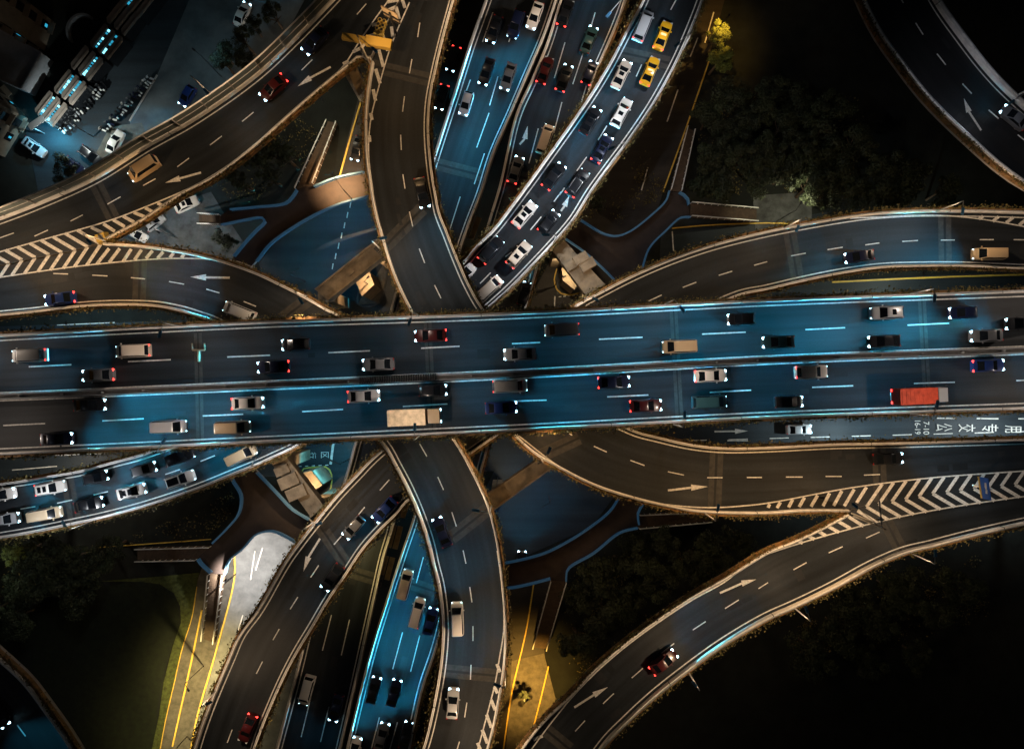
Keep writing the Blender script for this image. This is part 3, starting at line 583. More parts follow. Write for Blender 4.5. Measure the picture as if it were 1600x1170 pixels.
# covered slot between the two lower roads
mc = MB(); a = smooth(PL([(700,470),(722,410),(740,350),(757,300),(775,245)], z-1), 2.0)
mo2 = empty('median_cover', (0,0,0), label='brown slatted covers in the slot between the two lower roads', cat='median cover')
for seg_ in ([(716,420),(741,350),(764,296)], [(601,905),(618,840),(628,800),(640,765)]):
    dd = smooth(PL(seg_, z-.6), .5)
    for i in range(0, len(dd)-9, 11):
        b = MB(); b.sweep(dd[i:i+9], -.8, .1, z-.75, z-.6); b.sweep(dd[i:i+9], .3, .8, z-.75, z-.55); b.build('cover_panel', M['crate'], mo2)

# hedges
for d, out, zz, label, hh in HEDGE: hedge_row(d, out, zz, label, hh)

# ------------------------------------------------------------------ portal piers and columns
def quad_pier(label, q, z, cols, h=1.8, extra=()):
    o = empty('portal_pier', (0,0,0), label=label, cat='bridge pier'); b = MB(); b.prism([tuple(p[:2]) for p in PL(q, z)], z-h, z); 
    A, B, C, D = [np.array(p[:2]) for p in PL(q, z)]
    for s in (0, 1):
        e0, e1 = (A, B) if s == 0 else (D, C); i0 = (D-A) if s == 0 else (A-D); i0 = i0/np.linalg.norm(i0)*.3
        b.prism([tuple(e0), tuple(e1), tuple(e1+i0), tuple(e0+i0)], z+.002, z+.35)
    b.build('cap_beam', M['pier'], o)
    for i, (x, y, w, zt) in enumerate(extra):
        b = MB(); p = P(x, y, zt); t = math.atan2(*(B-A)[::-1]); b.box((p.x, p.y, zt-.5), w, w*.62, 1.0, t); b.build('bearing_block', M['pier'], o)
    for x, y in cols:
        b = MB(); p = P(x, y, z-h); b.box((p.x, p.y, (z-h)/2), 1.8, 1.8, z-h-.02); b.build('column', M['pier'], o)
quad_pier('long tan portal beam left of centre above the blue junction', [(492,452),(590,374),(600,401),(513,470)], 15.2, [(505,460),(590,392)], extra=[(548,425,1.1,15.7)])
quad_pier('tan portal beam right of centre with stepped bearing blocks', [(860,387),(881,375),(946,445),(915,461)], 15.2, [(875,388),(925,450)], extra=[(908,403,2.4,15.9),(918,413,2.6,15.8),(893,414,2.2,15.6)])
quad_pier('dark tan portal beam below the main road beside the queue ramp', [(423,722),(446,712),(506,790),(486,808)], 15.2, [(437,725),(492,793)], extra=[(450,752,3.2,15.7),(462,770,3.2,15.8),(440,735,2.4,15.6)])
quad_pier('broad pale portal beam below the main road right of the curved ramp', [(756,776),(848,712),(864,730),(765,802)], 15.2, [(775,778),(845,722)])
quad_pier('short brown portal beam under the hatched gore at the top', [(519,58),(536,51),(567,128),(557,143)], 19.0, [(540,95)])
def box_thing(name, label, cat, q, z0, z1, m, mtop=None):
    b = MB(); b.prism([tuple(p[:2]) for p in PL(q, z1)], z0, z1, 0); return b.build(name, M[m], label=label, cat=cat)
def equip(label, q, z1):
    o = empty('pump_house', (0,0,0), label=label, cat='equipment box'); b = MB(); p = [np.array(k[:2]) for k in PL(q, z1)]; b.prism([tuple(k) for k in p], 0, z1); b.build('wall', M['pier'], o)
    c = sum(p)/len(p); b = MB(); b.prism([tuple(c+(k-c)*1.06) for k in p], z1+.002, z1+.2); b.build('roof', M['pier'], o)
equip('small yellow lit equipment house beside the long tan portal beam', [(556,437),(577,425),(584,445),(566,462)], 7)
equip('pale equipment house tucked beside the right of centre portal beam', [(878,420),(887,416),(903,440),(897,452),(880,438)], 7)
equip('yellow lit equipment house beside the dark tan portal beam', [(464,742),(487,736),(503,757),(483,773)], 7)
# ------------------------------------------------------------------ footbridge (one ring of walkways in four visible arms)
zb = Z['fb']
def footbridge(label, poly, rails, stairs):
    o = empty('footbridge', (0,0,0), label=label, cat='footbridge')
    d = [tuple(q) for q in resample(smooth(PL(poly + [poly[0]], zb), 1.0), None, 90)[:-1]] if False else [tuple(p[:2]) for p in PL(poly, zb)]
    b = MB(); b.prism(d, zb-.7, zb, 0, 1); b.build('deck', [M['bridge'], M['concrete']], o)
    for r in rails:
        dd = smooth(PL(r, zb+1.1), .8); b = MB(); b.sweep(dd, -.16, .16, zb+1.0, zb+1.12); b.sweep(dd, -.03, .03, zb+.002, zb+.99); b.build('railing', M['rail'], o)
    for (a0, a1), (b0, b1), z0, z1, n in stairs:      # left edge top->bottom, right edge top->bottom
        b = MB(); A0, A1, B0, B1 = P(*a0, z0), P(*a1, z1), P(*b0, z0), P(*b1, z1)
        for i in range(n):
            t0, t1 = i/n, (i+1)/n; zz = z0+(z1-z0)*t0
            q = [A0.lerp(A1, t0), A0.lerp(A1, t1), B0.lerp(B1, t1), B0.lerp(B1, t0)]; b.prism([tuple(k[:2]) for k in q], zz-.5, zz-.1 if i % 2 else zz-.085)
        b.build('stairs', M['stair'], o)
        for p, q in ((A0, A1), (B0, B1)):
            b = MB(); n_ = 10
            for i in range(n_):
                s0, s1 = p.lerp(q, i/n_), p.lerp(q, (i+1)/n_); b.bar((s0.x, s0.y, s0.z+1.0), (s1.x, s1.y, s1.z+1.0), .12, n=4); b.bar((s0.x, s0.y, s0.z-.3), (s0.x, s0.y, s0.z+1), .05, n=4)
            b.sweep(np.array([p[:2], q[:2]]), -.05, .05, min(p.z, q.z), min(p.z, q.z)+.1) if False else None
            b.build('stair_railing', M['railwhite'], o)
footbridge('footbridge arm lit orange beside the curving ramp at upper left', [(345,337),(359,327),(400,323),(446,316.7),(457.7,305),(463,296),(490,288),(523,277),(569,267),(640,262),(640,296),(569,307.7),(528,319),(490,336),(451,359),(420.5,382),(400,408),(380,430),(362,405),(384.6,375),(400,359),(413,346),(410,340),(384,343),(345,352)],
    [[(359,327),(400,323),(446,316.7),(457.7,305),(463,296)], [(490,291),(523,278),(569,268),(600,263)], [(600,301),(569,307.7),(528,319),(490,336),(451,359),(420.5,382),(400,408)], [(345,351),(384,343),(410,340),(413,346),(400,359),(384,376),(364,400)]],
    [((463,296),(520,158)) and (((463,296),(512,190)),((490,288),(527,193)), zb, .3, 24), (((345,337),(312,335)),((345,352),(312,351)), zb, .5, 20)])
footbridge('footbridge arm with a broad stair right of the queue ramp', [(900,335),(910,345),(943.6,365),(964,368.7),(984.6,361.5),(1018,336),(1041,313),(1046,300),(1064,301),(1074,308),(1077,319),(1078,338),(1064,340),(1040,360),(1015,387),(1006,412),(1000,440),(962,440),(943.6,420.5),(915,395),(884,373),(865,345)],
    [[(907.7,343.6),(943.6,365),(964,368.7),(984.6,361.5),(1018,336),(1041,313),(1046,298)], [(1062,300),(1074,308),(1077,319)], [(1079,339),(1064,340),(1040,361),(1015,387),(1005,415),(1002,430)], [(884,373),(915,395),(943.6,420.5),(960,437)]],
    [(((1079,318),(1182,327)),((1079,339),(1182,347)), zb, .6, 40), (((1047,298),(1073,200)),((1063,300),(1084,205)), zb, .6, 30)])
footbridge('footbridge arm with blue rails right of the curved ramp below the main road', [(975,770),(1008,785),(997,803),(998.7,824),(969,832.6),(928,864.6),(888,890),(885,908),(860,906),(825.6,913.6),(800,918.7),(740,925),(740,890),(800,878),(851,864.6),(887,846.7),(923,823.6),(954,798)],
    [[(969,775),(954,798),(923,823.6),(887,846.7),(851,864.6),(800,878),(760,884)], [(1005,788),(997,803),(998.7,820)], [(997,825),(969,832.6),(928,864.6),(887,890.5),(884.6,908.5)], [(860,904.6),(825.6,913.6),(800,918.7),(770,921)]],
    [(((860,906),(832,1010)),((884,908),(853,1013)), zb, .6, 30), (((998,803),(1080,800)),((998,824),(1110,814)), zb, .6, 30)])
footbridge('footbridge arm with a long stair above the white lit street', [(352,745),(400,735),(428,765),(456,796),(484,813),(505,835),(470,860),(461.5,848),(433,832.6),(420.5,830),(400,835),(379.5,857),(356,878),(351,897),(328,895.6),(311.5,880),(308,872),(331,851),(354,826),(372,803),(375.6,775),(364,754)],
    [[(400,738),(428,767),(456,796),(482,812)], [(358,742),(364,754),(375.6,775),(372,803),(354,826),(331,849)], [(468,853),(461.5,848),(433,832.6),(420.5,830),(400,835),(379.5,857),(356,877.5),(351,897)], [(307.7,874),(311.5,880),(328,895.6)]],
    [(((328,896),(318,998)),((351,898),(336,1003)), zb, .4, 34), (((330,853),(215,856)),((308,873),(215,875)), zb, .8, 36)])

# ------------------------------------------------------------------ street lamps
def street_lamp(label, base, top, head, z, kind='ramp', h=6.0, lit=False):
    b0 = P(*base, z+.9); hz = z + h
    hd = P(*head, hz)                                    # luminaire position
    o = empty('street_lamp', (b0.x, b0.y, z), label=label, cat='street lamp')
    b0 = Vector((0, 0, .3)); hd = Vector((hd.x - o.location.x, hd.y - o.location.y, h))
    b = MB(); b.bar(b0, (0, 0, h-.15), .13, n=8, r2=.08); b.bar((0,0,h-.15), (hd.x*.9, hd.y*.9, h+.05), .06, n=6); b.build('pole', M['polewhite'], o)
    t = math.atan2(hd.y, hd.x); b = MB(); b.box((hd.x, hd.y, h+.08), 1.1, .42, .16, t, taper=.8); lh = b.build('lamp_head', M['lampblue'], o)
    b = MB(); b.box((hd.x, hd.y, h-.02), .7, .3, .03, t); b.build('lens', M['lens'], lh)
    l = bpy.data.objects.new('lamp_light', LD[kind]); COL.objects.link(l); l.parent = o; l.location = (hd.x, hd.y, h-.25); l.rotation_euler = (0, 0, t)
EW = Z['ew']; UP = Z['up']; MD = Z['mid']
for lab, ba, he, zz, kd, h in [
  ('street lamp on the upper edge of the main road, leftmost of its row', (284,509), (250,522), EW, 'main', 6),
  ('street lamp on the upper edge of the main road where the top ramp dives under', (654,493), (640,503), EW, 'main', 6),
  ('street lamp on the upper edge of the main road below the right portal beam', (1040,474), (1066,483), EW, 'main', 6),
  ('street lamp on the upper edge of the main road, rightmost of its row', (1425,458), (1460,466), EW, 'main', 6),
  ('added street lamp on the upper edge of the main road beyond the left frame', (-105,529), (-132,540), EW, 'main', 6),  # lamps beyond the frame are added to brighten the dark deck ends
  ('added street lamp on the upper edge of the main road beyond the right frame', (1700,449), (1730,458), EW, 'main', 6),
  ('added street lamp on the lower edge of the main road beyond the left frame', (-105,715), (-130,703), EW, 'main', 6),
  ('added street lamp on the lower edge of the main road beyond the right frame', (1700,637), (1730,626), EW, 'main', 6),
  ('added street lamp on the bending ramp beyond the left frame', (-60,366), (-64,378), UP, 'ramp', 6),
  ('added street lamp on the curved ramp beyond the top frame', (722,-40), (708,-34), UP, 'ramp', 6),
  ('added street lamp on the curved ramp beyond the bottom frame', (745,1228), (730,1226), UP, 'ramp', 6),
  ('street lamp on the lower edge of the main road above the queueing cars', (275,699), (256,688), EW, 'main', 6),
  ('street lamp on the lower edge of the main road where the bottom ramp emerges', (655,682), (648,667), EW, 'main', 6),
  ('street lamp on the lower edge of the main road above the eastern ramp', (1053,663), (1070,648), EW, 'main', 6),
  ('street lamp on the lower edge of the main road above the bus lane writing', (1423,647), (1464,631), EW, 'main', 6),
  ('street lamp at the nose of the left hatched gore', (163,376), (139,377), UP, 'amber', 6),
  ('street lamp on the outer curve beside the long tan portal beam', (592,387), (598.7,372), UP, 'ramp', 6),
  ('street lamp on the upper edge of the ramp leaving west', (478,462), (470,470), UP, 'ramp', 6),
  ('street lamp behind the noise barrier at upper left', (334,152), (322,143), UP, 'ramp', 8),
  ('street lamp at the hatched gore nose at the top', (577,98), (585,78), UP, 'amber', 9),
  ('street lamp on the right kerb of the curved ramp below the main road', (768,791), (743,797), UP, 'ramp', 6),
  ('street lamp on the right kerb of the curved ramp near the bottom', (790,1050), (777,1070), UP, 'ramp', 6),
  ('street lamp where the eastern ramp emerges below the main road', (846,716), (857.7,704), UP, 'amber', 6),
  ('street lamp on the lower edge of the eastern ramp beside the white arrow', (1102,802), (1122,793), UP, 'amber', 6),
  ('street lamp at the nose of the right hatched gore', (1334,803), (1336,790), UP, 'amber', 7),
  ('street lamp on the outer edge of the lower right ramp, nearest the right frame', (1427,866), (1461,864), UP, 'ramp', 6),
  ('street lamp on the outer edge of the lower right ramp, middle of three', (1243,951), (1260,952), UP, 'ramp', 6),
  ('street lamp on the outer edge of the lower right ramp, lowest of three', (1078,1053), (1085,1068), UP, 'ramp', 6),
  ('street lamp on the upper edge of the right ramp by the hatched stripes', (1464,330), (1504,330), MD, 'ramp', 7),
  ('street lamp on the upper edge of the right ramp beside the small plaza', (1226,356), (1246,357), MD, 'ramp', 7),
  ('street lamp on the parapet at the end of the right portal beam', (914,467), (931,468), MD, 'ramp', 6),
  ('street lamp on the lower edge of the queue ramp at far left', (141,816), (100,818), MD, 'queue', 6),
  ('street lamp on the left edge of the southern ramp by the dark portal beam', (489,816), (498,818), MD, 'ramp', 6),
  ('street lamp on the left edge of the southern ramp near the bottom', (336,1080), (326,1098), MD, 'ramp', 6),
  ('street lamp on the lower edge of the queue ramp beside the second taxi', (1068,76), (1058,70), MD, 'queue', 6.5),
  ('street lamp on the lower edge of the queue ramp above the right portal beam', (866,378), (853,367), MD, 'queue', 6),
  ('street lamp on the lower edge of the queue ramp near the blue deck sedan', (968,240), (955,232), MD, 'queue', 6),
  ('street lamp on the lower edge of the queue ramp under the main road edge', (412,721), (404,709), MD, 'queue', 6),
  ('street lamp between the northbound road and the queue ramp', (966,30), (951,23), Z['ns'], 'ramp', 8),
  ('street lamp on the top right corner ramp', (1592,148), (1580,160), z2, 'faint', 6)]:
    street_lamp(lab, ba, None, he, zz, kd, h)
def ground_lamp(label, base, arm, z0, h, watts, col, lit=True, even=1.2, cut=.34):
    b0 = P(*base, z0); o = empty('lamp_post', b0, label=label, cat='lamp post'); s = (H_CAM)/F_PX; ax, ay = arm[0]*s, -arm[1]*s
    b = MB(); b.bar((0,0,0), (0,0,h), .09, n=8, r2=.06); b.bar((0,0,h-.1), (ax, ay, h+.1), .05, n=6); b.build('pole', M['dark'], o)
    b = MB(); b.box((ax, ay, h+.12), .6, .3, .14, math.atan2(ay, ax)); lh = b.build('lamp_head', M['dark'], o)
    b = MB(); b.box((ax, ay, h+.03), .42, .22, .03, math.atan2(ay, ax)); b.build('lens', M['lens'], lh)
    l = bpy.data.objects.new('lamp_light', street_light_data('post_light', watts, col, even=even, radius=.1, aim=False, cut=cut)); COL.objects.link(l); l.parent = o; l.location = (ax, ay, h-.15)
ground_lamp('lamp post on the orange lit footbridge arm', (548,309), (-14,-20), zb, 5.5, 15000, (1, .62, .30), even=0, cut=.74)
ground_lamp('lamp post beside the long stair and the white street', (369,896), (17,-14), 0, 9, 10500, (1, .93, .86), even=1.1, cut=.60)
ground_lamp('black twin arm lamp post on the yellow footway', (318,1040), (6,8), 0, 7, 6500, (1, .74, .30), cut=.5)
ground_lamp('lamp post in the grass corner by the southern ramp', (292,1150), (-6,-5), 0, 6, 2600, (1, .78, .35))
ground_lamp('lamp post glowing among the trees at far left', (22,868), (4,-4), 0, 9, 260, (.85, 1, .70))
ground_lamp('lamp post beside the yellow lit footway at bottom centre', (818,1068), (4,-5), 0, 7, 8500, SODIUM, cut=.55)
ground_lamp('lamp post below the yellow tree on the park street', (1095,92), (14,-18), 0, 10.5, 4200, SODIUM, even=.3, cut=.72)
ground_lamp('lamp post on the traffic island below the long tan beam', (588,452), (6,-6), 0, 10, 1500, (1, .66, .38))
ground_lamp('black lamp post on the plaza below the left hatching', (277,372), (8,6), 0, 8, 2200, (1, .92, .78))
ground_lamp('black lamp post on the plaza by the eastern stair', (1215,345), (6,-10), 0, 8, 1500, (1, .92, .62))
ground_lamp('lamp post by the white car parked on the paved forecourt', (146,214), (-6,5), 0, 7, 2600, (.85, .95, .9))
ground_lamp('lamp post on the side street behind the noise barrier', (346,120), (-10,-8), 0, 8, 420, (.35, .80, 1))
ground_lamp('lamp post on the island under the dark portal beam', (515,752), (-8,4), 0, 10, 1400, (1, .72, .42))
ground_lamp('lamp post on the island under the right portal beam', (866,448), (9,-3), 0, 10, 1100, (1, .76, .45))
ground_lamp('lamp post at the foot of the broad pale portal beam', (778,745), (9,6), 0, 10, 1400, (1, .80, .5))
ground_lamp('lamp post lighting the bus lane, left of the lettering', (1330,700), (0,-14), 0, 8, 4800, (.75, .95, 1))
ground_lamp('lamp post lighting the bus lane under the lettering', (1560,694), (0,-14), 0, 8, 4800, (.80, .95, 1))
ground_lamp('lamp post on the verge north of the main road at right', (1400,428), (0,10), 0, 8, 2200, (.85, .95, .8))
ground_lamp('lamp post on the street strip at the far left', (150,520), (0,-10), 0, 8, 2600, (.5, .85, 1))
ground_lamp('lamp post on the lower street strip at the far left', (110,738), (0,-12), 0, 8, 2200, (1, .9, .75))
ground_lamp('lamp post beside the stairs at the lower street', (505,160), (14,20), 0, 8, 1500, (1, .88, .62))
ground_lamp('added lamp post for the blue glow at the junction north of the main road', (478,440), (14,-8), 0, 9, 800, (.02, .55, 1))  # this and the next two posts are added to tint the ground blue
ground_lamp('added lamp post for the blue glow at the waiting area below the main road', (548,716), (-12,-6), 0, 8, 1900, (.14, .70, 1))
ground_lamp('added lamp post for the blue glow at the junction south of the main road', (856,770), (-12,6), 0, 9, 500, (.03, .35, 1), cut=.5)
ground_lamp('lamp post under the lower road beside the southern ramp', (560,860), (-8,5), Z['ns'], 5, 1100, (1, .76, .30))

# ------------------------------------------------------------------ vehicles
def ring(w, h0, h1, x, n=10, crown=.05):
    pts = [(x, -w, h0), (x, -w*1.02, h0+(h1-h0)*.55), (x, -w*.95, h1)]
    for k in (-.6, -.2, .2, .6): pts.append((x, w*k*.95, h1+crown*(1-k*k)))
    return pts + [(x, w*.95, h1), (x, w*1.02, h0+(h1-h0)*.55), (x, w, h0)]
SPEC = {   # length, width, list of (x fraction, half width factor, top height), cabin: base x0,x1, roof x0,x1, roof height
 'sedan': (4.7, 1.84, [(-.5,.74,.72),(-.485,.86,.86),(-.44,.96,.95),(-.3,1,.98),(0,1,.95),(.2,1,.93),(.34,.98,.86),(.44,.92,.78),(.485,.80,.68),(.5,.68,.58)], (-1.92,1.18,-.95,.22,1.45), True),
 'hatch': (4.1, 1.76, [(-.5,.80,.80),(-.48,.90,.95),(-.42,.97,1.0),(-.2,1,1.0),(.1,1,.96),(.3,.98,.90),(.43,.92,.80),(.485,.8,.68),(.5,.7,.58)], (-2.0,1.08,-1.45,.12,1.52), False),
 'suv': (4.7, 1.92, [(-.5,.82,.82),(-.485,.92,1.0),(-.43,.98,1.08),(-.2,1,1.1),(.1,1,1.06),(.3,.99,1.02),(.43,.94,.93),(.485,.84,.8),(.5,.74,.66)], (-2.28,1.2,-1.80,.34,1.74), True),
 'van': (5.0, 1.90, [(-.5,.86,.9),(-.49,.95,1.1),(-.44,.99,1.15),(0,1,1.15),(.28,1,1.1),(.4,.97,1.0),(.47,.9,.86),(.5,.76,.7)], (-2.46,1.85,-2.25,1.05,1.95), False),
}
MESH = {}
def cab_ring(x0, x1, w, z, ins, n=5):
    ins *= .55
    """rounded outline, from the rear, counter-clockwise seen from above"""
    return [(x0, -w+ins, z), (x0+ins, -w, z), (x1-ins, -w, z), (x1, -w+ins, z), (x1, w-ins, z), (x1-ins, w, z), (x0+ins, w, z), (x0, w-ins, z)]
def vehicle_meshes(kind):
    if kind in MESH: return MESH[kind]
    out = {}
    if kind in ('bus', 'truck'):
        L, Wd, Hh = (10.5, 2.5, 3.1) if kind == 'bus' else (7.6, 2.3, 2.9); hw = Wd/2; b = MB()
        if kind == 'bus':
            st = [(-L/2,.9),(-L/2+.25,1),(L/2-.35,1),(L/2,.9)]
            for (xa, ka), (xb, kb) in zip(st, st[1:]):
                A, B = ring(hw*ka, .35, Hh*(.97 if ka < 1 else 1), xa), ring(hw*kb, .35, Hh*(.97 if kb < 1 else 1), xb)
                for i in range(len(A)-1): b.face([A[i], A[i+1], B[i+1], B[i]])
            b.face(ring(hw*.9, .35, Hh*.97, -L/2)); b.face(ring(hw*.9, .35, Hh*.97, L/2)[::-1])
            out['body'] = (b.mesh('body', [M['dark']], True, True), 'paint')
            r = MB(); r.box((-1.8,0,Hh+.16), 2.4, 1.5, .26, taper=.85); r.box((2.2,0,Hh+.12), .7,.7,.14); out['roof_unit'] = (r.mesh('roof_unit', M['railwhite']), None)
            wv = MB(); wv.box((L/2-.06, 0, 1.9), .1, 2.1, 1.3); out['windscreen'] = (wv.mesh('windscreen', M['glass']), None)
            sv = MB()
            for s in (-1, 1): sv.box((0, s*(hw*.995), 1.95), L*.85, .06, .9)
            out['side_window'] = (sv.mesh('side_window', M['glass']), None)
        else:
            b.box((L/2-.95,0,1.25), 1.8, Wd*.94, 1.7, taper=.93); b.box((0,0,.62), L-.3, Wd*.5, .25); out['body'] = (b.mesh('body', [M['dark']]), 'paint')
            c = MB(); c.box((-.95,0,1.85), L-2.2, Wd, 2.1); c.box((-.95,0,2.925), L-2.4, .08, .05)
            for q in range(9):
                xx = -.95-(L-2.2)/2+.3+q*(L-2.8)/8; c.box((xx,0,2.915), .07, Wd-.1, .035)
                for s_ in (-1, 1): c.box((xx, s_*(Wd/2+.015), 1.85), .07, .03, 1.95)
            for s_ in (-1, 1): c.box((-.95, s_*(Wd/2-.06), 2.93), L-2.2, .12, .07); c.box((-L/2+.1, s_*.5, 1.8), .06, .9, 1.9)
            out['cargo_box'] = (c.mesh('cargo_box', [M['dark']]), 'paint2')
            wv = MB(); wv.box((L/2-.08,0,1.6), .1, Wd*.8, .7); out['windscreen'] = (wv.mesh('windscreen', M['glass']), None)
        wx = (L/2-2.0, -L/2+2.2); wr = .48
    else:
        L, Wd, prof, (c0, c1, r0, r1, rh), _ = SPEC[kind]; hw = Wd/2; b = MB(); R = [ring(hw*k, .24, z, f*L) for f, k, z in prof]
        for A, B in zip(R, R[1:]):
            for i in range(len(A)-1): b.face([A[i], A[i+1], B[i+1], B[i]])
            b.face([A[0], B[0], B[-1], A[-1]])
        b.face(R[0]); b.face(R[-1][::-1])
        belt = [z for f, k, z in prof if abs(f) < .3][0]-.03
        base = cab_ring(c0, c1, hw*.93, belt, .16); mid = cab_ring(r0-.02, r1+.02, hw*.80, rh-.05, .14); top = cab_ring(r0+.14, r1-.14, hw*.70, rh, .12)
        for A, B in ((base, mid), (mid, top)):
            for i in range(8): b.face([A[i], A[(i+1)%8], B[(i+1)%8], B[i]])
        b.face(top); out['body'] = (b.mesh('body', [M['dark']], True, True), 'paint')
        base, mid = [Vector(p) for p in base], [Vector(p) for p in mid]
        def pane(name, i, j, lo=.04, hi=.97, e=.025):
            A, B, C, D = base[i], base[j], mid[j], mid[i]; q = [A.lerp(D, lo).lerp(B.lerp(C, lo), e), A.lerp(D, lo).lerp(B.lerp(C, lo), 1-e), A.lerp(D, hi).lerp(B.lerp(C, hi), 1-e), A.lerp(D, hi).lerp(B.lerp(C, hi), e)]
            n = (q[1]-q[0]).cross(q[3]-q[0]).normalized(); c = (q[0]+q[2])/2
            if n.dot(c - Vector(((c0+c1)/2, 0, belt))) < 0: n = -n
            m = MB(); o_ = n*.012; m.face([p+o_ for p in q]); m.face([p+o_ for p in q][::-1]) if False else None
            for k in range(4): m.face([q[k], q[(k+1)%4], q[(k+1)%4]+o_, q[k]+o_])
            out[name] = (m.mesh(name.rstrip('12'), M['glass']), None)
        pane('windscreen', 3, 4); pane('rear_window', 7, 0, .06, .95); pane('side_window1', 1, 2, .12, .92, .05); pane('side_window2', 5, 6, .12, .92, .05)
        m = MB(); m.box(((r0+r1)/2+.12, 0, rh+.006), .62, .8, .012); out['sunroof'] = (m.mesh('sunroof', M['glass']), None)
        m = MB(); m.box(((r0+r1)/2+.45, 0, rh+.006), .55, .92, .012); m.box(((r0+r1)/2-.4, 0, rh+.006), .55, .92, .012); out['double_sunroof'] = (m.mesh('sunroof', M['glass']), None)
        m = MB(); m.box(((r0+r1)/2, 0, rh+.007), (r1-r0)*.86, hw*1.22, .014); out['black_roof'] = (m.mesh('roof_panel', M['glass']), None)
        m = MB()
        for s in (-1, 1): m.box(((r0+r1)/2, s*hw*.70, rh+.0), (r1-r0)*.9, .05, .08)
        out['roof_rack'] = (m.mesh('roof_rack', M['steel']), None)
        m = MB(); m.box(((r0+r1)/2+.1, 0, rh+.11), .32, .95, .2, taper=.75); out['taxi_light'] = (m.mesh('taxi_light', mat('taxi_sign', (.8,.7,.5), .5, emit=(1,.55,.15), estr=.8)), None)
        wx = (L*.30, -L*.30); wr = .33
    hw_ = Wd/2
    for s in (-1, 1):
        t = '1' if s < 0 else '2'; bus = kind in ('bus', 'truck')
        m = MB(); m.box((L/2-(.03 if bus else .21), s*hw_*(.75 if bus else .69), (.8 if bus else .69)), .12 if bus else .36, .34, .16 if bus else .17, s*-.28 if not bus else 0); out['headlight'+t] = (m.mesh('headlight', [M['head']]), 'head')
        m = MB(); m.box((-L/2+(.02 if bus else .10), s*hw_*(.78 if bus else .74), (1.0 if bus else (.80 if kind in ('sedan','hatch') else .95))), .1 if bus else .2, .34, .18, s*.28 if not bus else 0); out['taillight'+t] = (m.mesh('taillight', [M['tail']]), 'tail')
        if kind in SPEC:
            m = MB(); m.box((c1-.42, s*(hw_+.1), belt+.08), .16, .22, .14); out['mirror'+t] = (m.mesh('mirror', [M['dark']]), 'paint')
        else:
            m = MB(); m.box((L/2-.1, s*(hw_+.14), 1.9), .14, .2, .36); out['mirror'+t] = (m.mesh('mirror', [M['dark']]), None)
    m = MB()
    wm = MB(); wm.bar((0,-.11,0),(0,.11,0), wr, 0, 14); wme = wm.mesh('wheel', M['tyre']); wm = MB(); wm.bar((0,-.125,0),(0,.125,0), wr*.6, 0, 10); out['_rim'] = (wm.mesh('rim', M['rim']), 'skip')
    k = 1
    for x in wx:
        for s in (-1, 1): out['wheel%d' % k] = (wme, ('at', (x, s*(hw_-.13), wr))); k += 1
    MESH[kind] = (out, L); return MESH[kind]
def strip_num(n): return n.rstrip('0123456789')
PM = {}
def vehicle(x, y, z, deg, kind, col, flags, label, col2='white', group=None):
    """flags: h/b/d lit headlights with beam, t lit tail lamps, s sunroof, S double sunroof, B black roof, r roof rack, x taxi light"""
    parts, L = vehicle_meshes(kind); p = P(x, y, z + (1.2 if z > 0 else 1.0))
    cat = {'bus': 'bus', 'truck': 'truck', 'van': 'van'}.get(kind, 'taxi' if 'x' in flags else 'car')
    o = empty({'bus': 'bus', 'truck': 'box_truck', 'van': 'van'}.get(kind, 'taxi' if 'x' in flags else 'car'), (p.x, p.y, z + .012 if z > 0 else .2), math.radians(deg), label=label, cat=cat, group=group)
    lit = [f for f in 'hbd' if f in flags]
    for nm, (me, how) in parts.items():
        if how == 'skip': continue
        if nm == 'sunroof' and 's' not in flags or nm == 'double_sunroof' and 'S' not in flags or nm == 'black_roof' and 'B' not in flags or nm == 'roof_rack' and 'r' not in flags or nm == 'taxi_light' and 'x' not in flags: continue
        mm = me
        mk = None
        if how == 'paint': mk = paint(col)
        elif how == 'paint2': mk = cargo(col2)
        elif how == 'head' and not lit: mk = M['headoff']
        elif how == 'tail' and 't' not in flags: mk = M['tailoff']
        if mk is not None:
            key = (kind, nm, mk.name)
            if key not in PM: c = me.copy(); c.materials[0] = mk; PM[key] = c
            mm = PM[key]
        q = link({'black_roof': 'roof_panel', 'double_sunroof': 'sunroof'}.get(nm, strip_num(nm)), mm, o)
        if isinstance(how, tuple) and how[0] == 'at': q.location = how[1]; link('rim', parts['_rim'][0], q)
    if lit:
        l = bpy.data.objects.new('headlight_beam', HEAD[lit[0]]); COL.objects.link(l); l.parent = o; l.location = (L/2+.12, 0, .7)
    return o
MID, NS = Z['mid'], Z['ns']
